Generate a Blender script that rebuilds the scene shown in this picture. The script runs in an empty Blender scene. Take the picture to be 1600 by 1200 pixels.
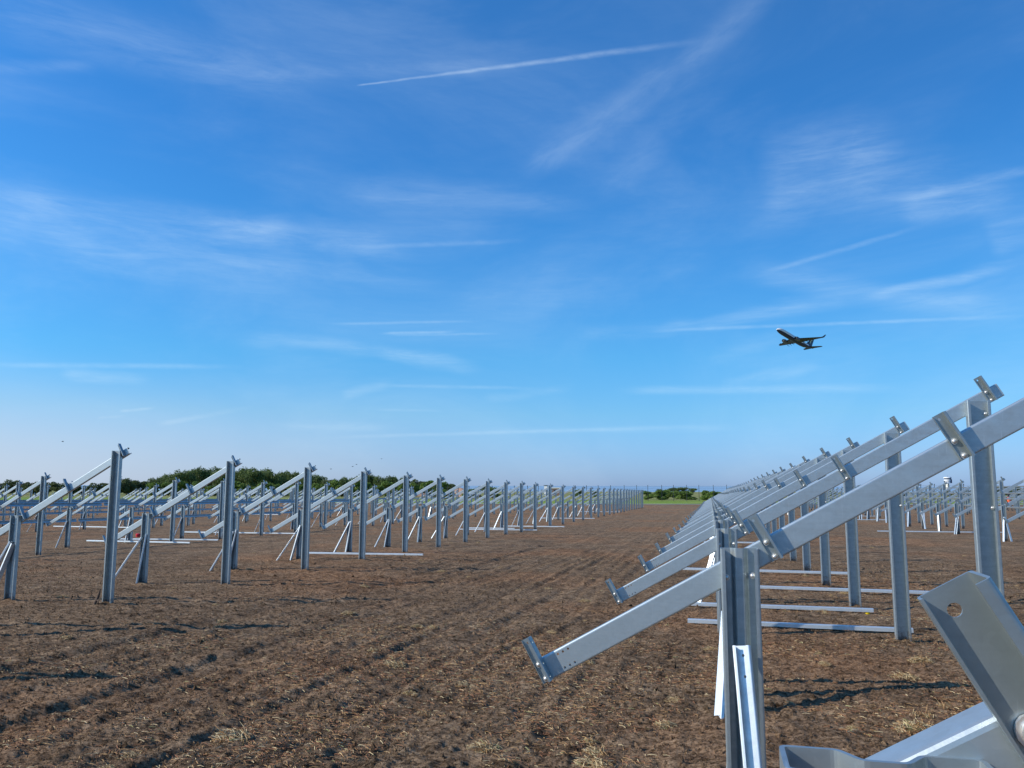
import bpy, bmesh, math, random
import numpy as np
from mathutils import Vector, Matrix
R_ = math.radians
random.seed(11); rng = np.random.default_rng(7)
CF=(-0.23516,0.96389,0.12495); CR=(0.97156,0.23679,0.00187); CU=(0.02779,-0.12183,0.99216); CFOC=1262.319
STREAKS=[((0.00532,0.49200,-0.87058),(0.98459,0.14959,0.09056),0.00254,0.20846,0.50,0,-0.75),
((-0.09614,0.46943,-0.87772),(0.93872,0.33601,0.07688),0.00871,0.18556,0.16,1,0.00),
((0.42375,0.42902,-0.79774),(0.90050,-0.10456,0.42210),0.02060,0.13777,0.17,1,0.00),
((0.60779,0.38308,-0.69558),(0.79314,-0.33585,0.50807),0.01743,0.07700,0.12,1,0.00),
((-0.29862,0.35026,-0.88777),(0.77897,0.62689,-0.01469),0.03010,0.17723,0.22,1,-0.40),
((-0.11929,0.45696,-0.88145),(0.75239,0.62087,0.22005),0.00713,0.05670,0.18,1,0.00),
((-0.16793,0.24100,-0.95589),(0.78491,0.61934,0.01825),0.02060,0.16235,0.24,1,-0.20),
((-0.19705,0.22694,-0.95377),(0.87540,0.47874,-0.06695),0.01743,0.12143,0.28,1,0.00),
((-0.03280,0.29602,-0.95462),(0.95186,0.30050,0.06048),0.00396,0.10423,0.20,0,0.00),
((-0.07636,0.32075,-0.94408),(0.72065,0.67211,0.17006),0.03169,0.05140,0.15,1,0.00),
((-0.09717,0.24483,-0.96469),(0.81563,0.57504,0.06378),0.03327,0.14644,0.24,1,0.00),
((-0.14692,0.31121,-0.93892),(0.95263,0.30006,-0.04961),0.01901,0.16753,0.15,1,0.00),
((-0.18850,0.19674,-0.96217),(0.88992,0.44857,-0.08263),0.01901,0.12037,0.12,1,0.00),
((0.23566,0.22627,-0.94513),(0.96001,-0.20546,0.19018),0.00396,0.09632,0.26,0,0.00),
((0.11707,0.19407,-0.97398),(0.99157,-0.07774,0.10369),0.00951,0.12682,0.28,1,0.00),
((0.14808,0.18813,-0.97092),(0.95510,-0.28195,0.09103),0.00713,0.09182,0.38,1,0.20),
((-0.20921,0.25318,-0.94453),(0.95875,-0.13699,-0.24908),0.01584,0.16020,0.24,1,0.00),
((-0.00207,0.18739,-0.98228),(0.99074,-0.13297,-0.02746),0.00285,0.21290,0.36,0,0.00),
((0.16456,0.34072,-0.92565),(0.97654,-0.18839,0.10427),0.03961,0.08035,0.24,1,0.00),
((-0.02490,0.31660,-0.94823),(0.96420,-0.24289,-0.10642),0.02060,0.05949,0.24,1,0.00),
((0.15189,0.28499,-0.94642),(0.94618,-0.31878,0.05586),0.00555,0.05801,0.20,1,0.00),
((-0.30502,0.38438,-0.87133),(0.93021,-0.07585,-0.35910),0.03961,0.06660,0.16,1,0.00),
((0.64531,0.33340,-0.68732),(0.76231,-0.22271,0.60769),0.02060,0.09966,0.09,1,0.00),
((0.02710,0.31784,-0.94776),(0.98109,-0.19024,-0.03574),0.03565,0.15438,0.14,1,0.00),
((-0.12538,0.12344,-0.98440),(0.90010,0.43145,-0.06054),0.00951,0.14736,0.22,1,0.00),
((-0.19048,0.09505,-0.97708),(0.92388,0.35387,-0.14569),0.00951,0.07128,0.24,1,0.00),
((-0.03052,0.20030,-0.97926),(0.93442,0.35355,0.04319),0.00238,0.09668,0.28,0,0.00),
((-0.02093,0.19085,-0.98140),(0.93955,0.33932,0.04594),0.00238,0.05068,0.38,0,0.00),
((-0.02714,0.18563,-0.98225),(0.94964,0.31164,0.03266),0.00206,0.07441,0.25,0,0.00),
((-0.03920,0.13849,-0.98959),(0.77399,0.63057,0.05759),0.00396,0.13337,0.30,0,-0.30),
((-0.02928,0.12794,-0.99135),(0.76307,0.64348,0.06051),0.00634,0.04739,0.30,1,0.00),
((0.14600,0.19209,-0.97046),(0.90397,0.37261,0.20976),0.00634,0.03516,0.22,1,0.00),
((-0.04534,0.11265,-0.99260),(0.95423,0.29890,-0.00966),0.00317,0.10206,0.22,0,0.00),
((-0.01758,0.11514,-0.99319),(0.99805,-0.05754,-0.02434),0.00555,0.17074,0.26,1,0.00),
((0.18660,0.11298,-0.97592),(0.97954,-0.09762,0.17599),0.00713,0.06590,0.18,1,0.00),
((0.06559,0.15883,-0.98513),(0.78004,0.60751,0.14988),0.00238,0.01965,0.38,0,0.00),
((0.03305,0.12512,-0.99159),(0.76572,0.63445,0.10558),0.00206,0.01591,0.22,0,0.00),
((0.13900,0.19020,-0.97186),(0.81345,0.53777,0.22159),0.00317,0.05616,0.26,1,0.00),
((-0.02914,0.06419,-0.99751),(0.89767,0.44065,0.00213),0.00555,0.07524,0.24,1,0.00),
((0.01485,0.07128,-0.99735),(0.97244,0.23107,0.03099),0.00317,0.23456,0.26,0,0.00),
((0.00074,0.06897,-0.99762),(0.99230,0.12355,0.00928),0.00475,0.17668,0.16,1,0.00),
((-0.03582,0.08448,-0.99578),(0.93383,0.35770,-0.00324),0.00238,0.04672,0.15,0,0.00),
((0.04037,0.12308,-0.99158),(0.97549,0.20997,0.06577),0.00634,0.05941,0.14,1,0.00),
((0.24498,0.14499,-0.95863),(0.96797,-0.09265,0.23335),0.01109,0.06020,0.08,1,0.00),
((0.02689,0.19185,-0.98106),(0.99650,0.07258,0.04150),0.01268,0.07703,0.12,1,0.00),
((0.01143,0.24004,-0.97070),(0.98115,0.18457,0.05720),0.02377,0.11733,0.08,1,0.00),
((-0.00653,0.34272,-0.93942),(0.73251,0.64115,0.22881),0.02377,0.05913,0.16,1,0.00),
((0.28553,0.17111,-0.94297),(0.90299,-0.37766,0.20489),0.02377,0.03485,0.20,1,0.00),
]
TREES=[(-251.7,240.5,-1.92,5.00,1),(-248.0,241.3,-1.93,4.71,1),(-236.0,234.3,-1.91,5.17,1),(-244.8,248.0,-1.94,4.58,1),(-223.4,229.4,-1.90,4.56,1),(-213.7,223.3,-1.88,4.43,1),(-236.3,250.6,-1.95,4.86,1),(-229.3,248.0,-1.94,4.86,1),(-208.4,228.7,-1.90,4.11,1),(-208.3,231.7,-1.90,3.69,1),(-223.3,252.2,-1.95,3.38,1),(-211.6,242.9,-1.93,3.69,1),(-218.5,255.8,-1.96,4.86,1),(-213.6,255.3,-1.96,4.62,1),(-192.5,234.0,-1.91,5.20,1),(-193.4,238.7,-1.92,5.73,1),(-199.2,251.0,-1.95,5.86,1),(-199.6,256.0,-1.96,5.57,1),(-188.5,246.5,-1.94,6.46,0),(-197.1,262.3,-1.97,8.11,0),(-192.1,258.8,-1.96,7.89,0),(-179.2,244.5,-1.93,7.97,0),(-169.6,235.3,-1.91,8.85,0),(-170.8,240.4,-1.92,8.68,0),(-184.3,264.2,-1.98,9.71,0),(-172.9,251.8,-1.95,10.07,0),(-174.8,259.5,-1.97,10.75,0),(-157.2,237.9,-1.92,8.70,0),(-160.5,248.2,-1.94,9.33,0),(-158.0,248.8,-1.94,9.13,0),(-154.5,248.6,-1.94,9.74,0),(-147.7,241.7,-1.93,9.59,0),(-163.2,271.3,-1.99,9.74,0),(-160.8,271.6,-1.99,10.03,0),(-144.2,248.4,-1.94,8.88,0),(-145.7,255.9,-1.96,8.46,0),(-151.5,271.2,-1.99,9.21,0),(-148.0,269.3,-1.99,8.66,0),(-147.8,273.4,-2.00,8.39,0),(-130.7,246.9,-1.94,7.46,0),(-140.7,271.3,-1.99,8.01,0),(-140.8,276.9,-2.00,7.40,0),(-129.0,259.9,-1.97,6.12,1),(-126.9,261.4,-1.97,6.15,0),(-119.5,251.1,-1.95,6.53,0),(-129.6,278.2,-2.01,6.75,0),(-117.6,258.5,-1.96,7.20,0),(-122.1,273.6,-2.00,7.91,0),(-119.1,274.4,-2.00,7.98,0),(-114.5,271.1,-1.99,7.44,0),(-112.2,273.1,-2.00,7.50,0),(-110.8,275.9,-2.00,7.04,0),(-110.3,282.4,-2.02,6.80,0),(-95.7,252.0,-1.95,5.73,1),(-101.4,274.6,-2.00,5.79,1),(-98.6,274.4,-2.00,4.90,1),(-94.9,275.2,-2.00,5.27,1),(-88.0,266.2,-1.98,4.82,1),(-171.2,223.5,-1.88,4.58,2),(-167.5,226.0,-1.89,4.24,2),(-154.5,214.4,-1.86,4.87,2),(-153.6,220.5,-1.88,4.58,2),(-152.1,225.5,-1.89,3.54,2),(-146.2,224.2,-1.89,4.53,2),(-142.9,225.8,-1.89,4.75,2),(-139.8,228.4,-1.90,3.26,2),(-133.7,224.6,-1.89,4.50,2),(-132.7,229.5,-1.90,4.46,2),(-127.5,226.7,-1.89,3.65,2),(-121.3,221.9,-1.88,3.83,2),(-118.6,223.7,-1.89,3.27,2),(-116.5,227.7,-1.89,4.42,2),(-111.4,226.3,-1.89,5.01,2),(-109.7,229.8,-1.90,3.76,2),(-103.8,225.8,-1.89,4.86,2),(-99.7,225.4,-1.89,4.43,2),(-100.2,234.7,-1.91,3.88,2),(-99.1,242.7,-1.93,4.84,2),(-94.3,241.2,-1.92,4.48,2),(-86.3,230.6,-1.90,4.39,2),(-87.5,245.5,-1.93,5.14,2),(-79.8,236.1,-1.91,4.99,2),]
BUSHES=[(-14.3,193.6,-1.67,2.12,2),(-11.4,189.1,-1.64,2.26,2),(-10.0,194.7,-1.65,2.39,2),(-7.4,205.7,-1.66,2.21,2),(-5.4,190.6,-1.61,2.23,2),(-0.8,186.5,-1.57,2.22,2),(0.3,181.6,-1.56,2.09,2),(2.1,187.2,-1.56,1.92,2),(-19.7,430.9,-2.23,3.07,0),(-17.2,441.9,-2.24,3.23,0),(-13.9,442.7,-2.23,3.39,0),(-9.1,433.5,-2.18,2.85,0),(-26.5,439.6,-2.29,2.43,0),(-63.1,192.1,-1.81,2.36,2),(-61.6,223.6,-1.89,3.66,0),(-60.2,223.9,-1.89,3.20,2),(-62.1,207.9,-1.85,2.84,2),(80.9,268.7,-1.52,3.40,1),(81.7,263.7,-1.51,3.76,1),(86.1,270.0,-1.53,3.60,1),(88.7,270.6,-1.53,3.22,1),(46.0,280.9,-1.55,3.46,1),(48.4,281.5,-1.55,3.67,1),(73.9,267.0,-1.52,2.45,1),(74.0,287.8,-1.57,2.04,1),(63.5,274.8,-1.54,1.85,1),(57.7,273.4,-1.53,1.84,1),(51.9,272.0,-1.53,2.04,2),(38.0,279.0,-1.56,1.82,2),(32.0,277.5,-1.59,1.85,2),(-41.0,259.7,-1.97,2.44,2),(-34.7,250.9,-1.92,2.23,2),]
PLANE=(58.38380,539.57181,94.65933)
TOWER=(256.81595,996.80373,-1.86101)
HUT=(-59.36612,296.78307,1.28025)
SHED=(-55.91585,297.68509,0.81531)
BANK=(-81.06726,249.99392,1.25269)
PLANE=(57.668,560.905,98.565)
PA=(.6448,.7137,-.2736); PB=(-.7453,.6665,-.0180); PC=(.1695,.2156,.9617)
BIRDS=[(-68.38491,138.54662,4.49888),(-67.99341,148.87548,5.58856),(-64.44642,139.44537,4.97801),(-67.10645,159.27618,7.05645),(-93.29298,100.90776,7.88048)]

scn = bpy.context.scene
C = scn.collection
# ------------------------------------------------------------------ camera
cam = bpy.data.objects.new('camera', bpy.data.cameras.new('camera')); C.objects.link(cam)
F_, Rt_, U_ = Vector(CF), Vector(CR), Vector(CU)
cam.matrix_world = Matrix(((Rt_.x, U_.x, -F_.x, 0), (Rt_.y, U_.y, -F_.y, 0), (Rt_.z, U_.z, -F_.z, 1.5), (0, 0, 0, 1)))
cam.data.sensor_width = 36.0
cam.data.lens = 36.0 * CFOC / 1600.0
cam.data.clip_start = 0.05; cam.data.clip_end = 60000
scn.camera = cam
scn.render.resolution_x, scn.render.resolution_y = 1024, 768
# ------------------------------------------------------------------ sun and sky
SUN_AZ, SUN_EL = R_(26.0), R_(30.0)          # light travels towards +X, a little +Y
tosun = Vector((-math.cos(SUN_AZ) * math.cos(SUN_EL), -math.sin(SUN_AZ) * math.cos(SUN_EL), math.sin(SUN_EL)))
sl = bpy.data.lights.new('sun', 'SUN'); sl.energy = 4.9; sl.angle = R_(0.53); sl.color = (1.0, 0.93, 0.82)
sun = bpy.data.objects.new('sun', sl); C.objects.link(sun)
sun.rotation_euler = tosun.to_track_quat('Z', 'Y').to_euler()
sun.location = (0, 0, 50)
scn.view_settings.view_transform = 'Standard'; scn.view_settings.look = 'None'
scn.view_settings.exposure = 0.0; scn.view_settings.gamma = 1.0

class NT:
    """small helper around a node tree"""
    def __init__(s, tree): s.t = tree; s.n = tree.nodes; s.l = tree.links
    def put(s, sock, v):
        if v is None: return
        if isinstance(v, bpy.types.NodeSocket): s.l.new(v, sock)
        else: sock.default_value = v
    def math(s, op, a, b=None, c=None, clamp=False):
        n = s.n.new('ShaderNodeMath'); n.operation = op; n.use_clamp = clamp
        s.put(n.inputs[0], a); s.put(n.inputs[1], b); s.put(n.inputs[2], c); return n.outputs[0]
    def vec(s, op, a, b=None):
        n = s.n.new('ShaderNodeVectorMath'); n.operation = op
        s.put(n.inputs[0], a); s.put(n.inputs[1], b)
        return n.outputs['Value'] if op in ('DOT_PRODUCT', 'LENGTH') else n.outputs[0]
    def rng(s, v, a, b, c=0.0, d=1.0, kind='SMOOTHSTEP'):
        n = s.n.new('ShaderNodeMapRange'); n.interpolation_type = kind
        s.put(n.inputs[0], v); s.put(n.inputs[1], a); s.put(n.inputs[2], b); s.put(n.inputs[3], c); s.put(n.inputs[4], d); return n.outputs[0]
    def mapping(s, v, scale=(1, 1, 1), rot=(0, 0, 0), loc=(0, 0, 0)):
        n = s.n.new('ShaderNodeMapping'); s.put(n.inputs[0], v)
        n.inputs['Scale'].default_value = scale; n.inputs['Rotation'].default_value = rot; n.inputs['Location'].default_value = loc
        return n.outputs[0]
    def noise(s, v, scale, detail=4.0, rough=0.55, dist=0.0, out=0):
        n = s.n.new('ShaderNodeTexNoise'); s.put(n.inputs['Vector'], v)
        n.inputs['Scale'].default_value = scale; n.inputs['Detail'].default_value = detail
        n.inputs['Roughness'].default_value = rough; n.inputs['Distortion'].default_value = dist
        return n.outputs[out]
    def mix(s, f, a, b, kind='MIX'):
        n = s.n.new('ShaderNodeMix'); n.data_type = 'RGBA'; n.blend_type = kind
        s.put(n.inputs[0], f); s.put(n.inputs[6], a); s.put(n.inputs[7], b); return n.outputs[2]
    def ramp(s, f, stops):
        n = s.n.new('ShaderNodeValToRGB'); s.put(n.inputs[0], f)
        e = n.color_ramp.elements
        while len(e) < len(stops): e.new(0.5)
        for k, (p, c) in enumerate(stops): e[k].position = p; e[k].color = (*c, 1)
        return n.outputs[0]
    def bump(s, h, strength, dist):
        n = s.n.new('ShaderNodeBump'); s.put(n.inputs['Height'], h)
        n.inputs['Strength'].default_value = strength; n.inputs['Distance'].default_value = dist
        return n.outputs[0]

wd = bpy.data.worlds.new('World'); scn.world = wd; wd.use_nodes = True
w = NT(wd.node_tree); w.n.clear()
sky = w.n.new('ShaderNodeTexSky'); sky.sky_type = 'NISHITA'; sky.sun_disc = False
sky.sun_elevation = SUN_EL; sky.sun_rotation = math.atan2(tosun.x, tosun.y)
sky.altitude = 0; sky.air_density = 1.05; sky.dust_density = 0.35; sky.ozone_density = 2.6
tc = w.n.new('ShaderNodeTexCoord'); dvec = w.vec('NORMALIZE', tc.outputs['Generated'])
hs = w.n.new('ShaderNodeHueSaturation'); hs.inputs['Hue'].default_value = 0.5
hs.inputs['Saturation'].default_value = 1.0; hs.inputs['Value'].default_value = 1.0
w.l.new(sky.outputs[0], hs.inputs['Color'])
sep = w.n.new('ShaderNodeSeparateXYZ'); w.l.new(dvec, sep.inputs[0])
# the clear, deep blue of clean sea air: colour balance of the sky by height above the horizon
bal = w.ramp(sep.outputs[2], [(0.0, (.56, .90, 1.0)), (.03, (.56, .93, .93)), (.086, (.54, 1.06, .82)), (.156, (.44, 1.15, .85)), (.28, (.40, 1.19, .92)), (.40, (.35, 1.15, .94)), (.53, (.42, 1.22, .97)), (1.0, (.5, 1.2, 1.0))])
bal2 = w.mix(1.0, bal, (1.0, 1.0, 2.0, 1), 'MULTIPLY')
tint = w.mix(1.0, hs.outputs[0], bal2, 'MULTIPLY')
away = w.rng(w.vec('DOT_PRODUCT', dvec, (0.96, 0.28, 0)), 0.05, 0.75, 1.0, 0.84)
tint = w.vec('SCALE', tint, None); w.put(tint.node.inputs['Scale'], away)
# warps and textures shared by all wisps
nw = w.noise(w.mapping(dvec, (1, 1, 2.5)), 5.0, 3.0, 0.6)
warp = w.math('MULTIPLY', w.math('SUBTRACT', nw, 0.5), 0.035)
nw2 = w.noise(w.mapping(dvec, (1, 1, 3)), 26.0, 3.0, 0.6)
warp2 = w.math('MULTIPLY', w.math('SUBTRACT', nw2, 0.5), 0.0022)
wisp = w.rng(w.noise(w.mapping(dvec, (1, 1, 6.5)), 6.5, 7.0, 0.66, 0.5), 0.28, 0.74, 0.15, 1.0)
fine = w.rng(w.noise(w.mapping(dvec, (1, 1, 3.0)), 60.0, 4.0, 0.6), 0.2, 0.75, 0.45, 1.0)
bn, bt = Vector(STREAKS[2][0]), Vector(STREAKS[2][1])
cvd = w.n.new('ShaderNodeCombineXYZ'); w.put(cvd.inputs[0], w.math('MULTIPLY', w.vec('DOT_PRODUCT', dvec, tuple(bt)), 1.0)); w.put(cvd.inputs[1], w.math('MULTIPLY', w.vec('DOT_PRODUCT', dvec, tuple(bn)), 3.6))
wispd = w.rng(w.noise(cvd.outputs[0], 11.0, 6.0, 0.62, 0.4), 0.25, 0.75, 0.15, 1.0)
fib = w.rng(w.noise(w.mapping(dvec, (1, 1, 6.0)), 20.0, 6.0, 0.65, 0.8), 0.20, 0.80, 0.72, 1.10)
wisp = w.math('MULTIPLY', wisp, fib)
acc = None
for n_, t_, hw, L, s_, k, asym in STREAKS:
    d_ = w.vec('DOT_PRODUCT', dvec, n_)
    d_ = w.math('ABSOLUTE', w.math('ADD', d_, warp if k and hw > 0.006 else warp2))
    al = w.vec('DOT_PRODUCT', dvec, t_)
    hw2 = hw * (1.45 if k else 1.15)
    diag = abs(Vector(t_).z) > 0.42
    if k == 0 and asym < -0.5: hw2 = w.rng(al, -L, L, hw * 0.55, hw * 2.6, 'LINEAR')
    m1 = w.rng(d_, 0.0, hw2, 1.0, 0.0)
    soft = 0.02 if (k == 0 and asym < -0.5) else 0.35
    m2 = w.rng(al, -L * 1.03, -L * (1 - soft), 0.0, 1.0)
    m3 = w.rng(al, L * (0.4 if k else 0.35) if asym > -0.5 else L * 0.1, L * 1.05, 1.0, 0.0)
    m = w.math('MULTIPLY', w.math('MULTIPLY', m1, m2), m3)
    m = w.math('MULTIPLY', m, (wispd if diag else wisp) if k else fine)
    m = w.math('MULTIPLY', m, s_ * (1.45 if k else 0.95))
    acc = m if acc is None else w.math('ADD', acc, m)
# broad thin veil
veil = w.math('MULTIPLY', fib, w.rng(w.noise(w.mapping(dvec, (1, 1, 2.2), loc=(3.1, 0.4, 1.7)), 2.6, 6.0, 0.6, 0.8), 0.40, 0.80, 0.0, 0.22))
acc = w.math('MULTIPLY', acc, 1.0); acc = w.math('MINIMUM', w.math('ADD', acc, veil), 0.7)
cloudcol = w.mix(0.6, w.mix(1.0, tint, (1.55, 1.45, 1.2, 1), 'MULTIPLY'), (6.2, 7.6, 9.6, 1))
sk = w.mix(acc, tint, cloudcol)
# brighter haze low on the sunward side
hz = w.math('MULTIPLY', w.rng(sep.outputs[2], 0.0, 0.15, 0.8, 0.0), w.rng(w.vec('DOT_PRODUCT', dvec, (0.96, 0.28, 0)), -0.75, 0.25, 1.0, 0.0))
sk = w.mix(hz, sk, (6.3, 7.0, 7.9, 1))
bg = w.n.new('ShaderNodeBackground'); bg.inputs['Strength'].default_value = 0.10
w.l.new(sk, bg.inputs['Color'])
wo = w.n.new('ShaderNodeOutputWorld'); w.l.new(bg.outputs[0], wo.inputs[0])

# ------------------------------------------------------------------ materials
def mat(name, rough=0.6, metal=0.0, col=(0.5, 0.5, 0.5)):
    m = bpy.data.materials.new(name); m.use_nodes = True
    t = NT(m.node_tree); b = t.n['Principled BSDF']
    b.inputs['Roughness'].default_value = rough; b.inputs['Metallic'].default_value = metal
    b.inputs['Base Color'].default_value = (*col, 1)
    return m, t, b
def plain(name, col, rough=0.6, metal=0.0, var=0.15, scale=8.0):
    m, t, b = mat(name, rough, metal, col)
    g = t.n.new('ShaderNodeNewGeometry')
    nz = t.noise(g.outputs['Position'], scale, 4)
    lo = tuple(c * (1 - var) for c in col); hi = tuple(min(1, c * (1 + var)) for c in col)
    t.put(b.inputs['Base Color'], t.ramp(nz, [(0.3, lo), (0.7, hi)]))
    return m
def zinc(name, base, rough, var=0.1, mud=False):
    m, t, b = mat(name, rough, 0.75, base)
    tcn = t.n.new('ShaderNodeTexCoord'); o = tcn.outputs['Object']
    oi = t.n.new('ShaderNodeObjectInfo')
    o2 = t.vec('ADD', o, oi.outputs['Location'])
    vo = t.n.new('ShaderNodeTexVoronoi'); vo.inputs['Scale'].default_value = 70; t.l.new(o2, vo.inputs['Vector'])
    sp = t.noise(o2, 14.0, 5, 0.6); st = t.noise(t.mapping(o2, (1.5, 18, 18)), 2.0, 4, 0.65)
    f = t.math('ADD', t.math('MULTIPLY', sp, 0.55), t.math('MULTIPLY', st, 0.45))
    lo = tuple(c * (1 - var * 1.6) for c in base); hi = tuple(min(1, c * (1 + var * 1.3)) for c in base)
    col = t.ramp(f, [(0.32, lo), (0.68, hi)])
    sv = t.n.new('ShaderNodeSeparateColor'); t.l.new(vo.outputs['Color'], sv.inputs[0]); gg = t.rng(sv.outputs[0], 0, 1, 0.38, 0.62, 'LINEAR'); cg = t.n.new('ShaderNodeCombineColor')
    for q_ in range(3): t.l.new(gg, cg.inputs[q_])
    sg = t.mix(0.14, col, cg.outputs[0], 'OVERLAY')
    sc = t.mapping(o2, (160, 9, 9), (0.3, 0.5, 0.2)); scr = t.rng(t.noise(sc, 1.0, 2, 0.5), 0.66, 0.74, 0.0, 0.30)
    sg = t.mix(scr, sg, (0.75, 0.79, 0.80, 1))
    if mud:   # earth splashed on the foot of the steel
        sz = t.n.new('ShaderNodeSeparateXYZ'); t.l.new(o, sz.inputs[0])
        md_ = t.math('ADD', sz.outputs[2], t.math('MULTIPLY', t.math('SUBTRACT', t.noise(o2, 22.0, 6, 0.7), 0.5), 0.5))
        mf = t.rng(md_, -0.02, 0.15, 0.9, 0.0); sg = t.mix(mf, sg, (0.13, 0.085, 0.055, 1))
        t.put(b.inputs['Metallic'], t.rng(mf, 0.0, 0.9, 0.75, 0.05, 'LINEAR'))
    t.put(b.inputs['Base Color'], sg)
    t.put(b.inputs['Roughness'], t.rng(f, 0.3, 0.7, rough + 0.09, rough - 0.06, 'LINEAR'))
    t.put(b.inputs['Normal'], t.bump(sp, 0.22, 0.004))
    return m
M_zinc = zinc('galvanised_steel', (0.50, 0.56, 0.57), 0.44)
M_post = zinc('galvanised_post', (0.41, 0.46, 0.47), 0.42, mud=True)
M_cleat = zinc('galvanised_cleat', (0.37, 0.42, 0.425), 0.42)
M_brace = zinc('bright_galvanised', (0.68, 0.73, 0.75), 0.48)
M_bolt = zinc('bolt_steel', (0.78, 0.76, 0.72), 0.32, 0.04)

# soil, path edge and meadow on the one ground sheet
m, t, b = mat('field_ground', 0.93)
M_ground = m
b.inputs['Specular IOR Level'].default_value = 0.03
g = t.n.new('ShaderNodeNewGeometry'); P = g.outputs['Position']
sx = t.n.new('ShaderNodeSeparateXYZ'); t.l.new(P, sx.inputs[0])
n1 = t.noise(P, 1.3, 6, 0.6); n2 = t.noise(P, 7.0, 8, 0.72); n3 = t.noise(P, 45.0, 6, 0.75)
soil = t.ramp(t.math('ADD', t.math('MULTIPLY', n1, 0.25), t.math('ADD', t.math('MULTIPLY', n2, 0.4), t.math('MULTIPLY', n3, 0.35))),
              [(0.38, (0.078, 0.050, 0.030)), (0.45, (0.220, 0.145, 0.090)), (0.54, (0.355, 0.242, 0.150)), (0.63, (0.54, 0.39, 0.25))])
crumb = t.rng(t.noise(P, 24.0, 5, 0.7), 0.36, 0.54, 0.40, 1.08)
crumb2 = t.rng(t.noise(t.mapping(P, (1.0, 2.2, 1)), 5.5, 8, 0.78, 0.4), 0.36, 0.53, 0.42, 1.08)
soil = t.vec('SCALE', soil, None); t.put(soil.node.inputs['Scale'], t.math('MULTIPLY', crumb, crumb2))
# fibrous straw: three directions of stretched noise
strawf = None
for a_, sc_, off in ((0.3, 1.0, 0), (1.25, 1.2, 3), (2.3, 0.9, 7), (-0.35, 1.5, 11)):
    wv = t.mapping(t.vec('ADD', P, t.vec('SCALE', t.noise(P, 4.0, 2, 0.5, out=1), None)), (26 * sc_, 150 * sc_, 60), (0, 0, a_), (off, off, off))
    fl = t.rng(t.noise(wv, 1.0, 2, 0.5), 0.62, 0.70)
    strawf = fl if strawf is None else t.math('MAXIMUM', strawf, fl)
patch = t.rng(t.noise(P, 2.4, 5, 0.65), 0.40, 0.66, 0.10, 1.0)
strawc = t.ramp(t.noise(P, 7.0, 3, 0.6), [(0.35, (0.20, 0.095, 0.045)), (0.5, (0.33, 0.20, 0.09)), (0.65, (0.46, 0.35, 0.17))])
col = t.mix(t.math('MULTIPLY', t.math('MULTIPLY', strawf, patch), 0.85), soil, strawc)
# pale straw blots seen from far away
blot = t.rng(t.noise(P, 5.5, 4, 0.7, 0.5), 0.64, 0.74, 0.0, 0.55)
col = t.mix(t.math('MULTIPLY', blot, patch), col, strawc)
red = t.rng(t.noise(P, 0.16, 4, 0.6), 0.45, 0.62, 0.0, 0.5)
col = t.mix(red, col, t.mix(1.0, col, (1.35, 1.02, 0.82, 1), 'MULTIPLY'))
# meadow beyond the field
grn = t.ramp(t.noise(t.mapping(P, (0.25, 1.0, 1)), 0.35, 6, 0.7), [(0.30, (0.12, 0.17, 0.035)), (0.45, (0.16, 0.27, 0.036)), (0.58, (0.27, 0.34, 0.085)), (0.70, (0.44, 0.37, 0.18))])
grn = t.mix(t.rng(sx.outputs[1], 150, 215, 0.0, 0.75), grn, t.ramp(t.noise(t.mapping(P, (0.25, 1.0, 1)), 0.22, 5, 0.7), [(0.35, (0.13, 0.16, 0.05)), (0.6, (0.34, 0.28, 0.15)), (0.75, (0.42, 0.32, 0.19))]))
edge = t.math('ADD', sx.outputs[1], t.math('MULTIPLY', t.noise(P, 0.3, 4), 6.0))
mead = t.rng(edge, 138.0, 140.0)
col = t.mix(mead, col, grn)
t.put(b.inputs['Base Color'], col)
hh = t.math('ADD', t.math('MULTIPLY', n2, 0.45), t.math('ADD', t.math('MULTIPLY', n3, 0.30), t.math('ADD', t.math('MULTIPLY', crumb, 0.16), t.math('MULTIPLY', strawf, 0.15))))
t.put(b.inputs['Normal'], t.bump(hh, 1.0, 0.075))

def leafmat(name, dark, mid, light, scale):
    m, t, b = mat(name, 0.6)
    b.inputs['Specular IOR Level'].default_value = 0.25
    g = t.n.new('ShaderNodeNewGeometry')
    a = t.noise(g.outputs['Position'], scale, 4, 0.6)
    rr = t.math('ADD', t.math('MULTIPLY', a, 0.7), t.math('MULTIPLY', g.outputs['Random Per Island'], 0.3))
    t.put(b.inputs['Base Color'], t.ramp(rr, [(0.3, dark), (0.5, mid), (0.7, light)]))
    tr = t.n.new('ShaderNodeBsdfTranslucent'); t.put(tr.inputs[0], (*[c * 1.1 for c in light], 1))
    mx = t.n.new('ShaderNodeMixShader'); mx.inputs[0].default_value = 0.22
    out = t.n['Material Output']; t.l.new(b.outputs[0], mx.inputs[1]); t.l.new(tr.outputs[0], mx.inputs[2]); t.l.new(mx.outputs[0], out.inputs[0])
    return m
M_leafA = leafmat('leaves_dark', (0.045, 0.072, 0.026), (0.095, 0.145, 0.042), (0.17, 0.22, 0.065), 0.35)
M_leafB = leafmat('leaves_mid', (0.045, 0.065, 0.028), (0.090, 0.12, 0.042), (0.15, 0.18, 0.06), 0.5)
M_leafC = leafmat('leaves_bright', (0.07, 0.115, 0.028), (0.14, 0.22, 0.042), (0.23, 0.31, 0.065), 0.5)
M_bark = plain('bark', (0.10, 0.08, 0.06), 0.9)
def strawmat(name, c):
    return plain(name, c, 0.75, 0.0, 0.3, 20)
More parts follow.
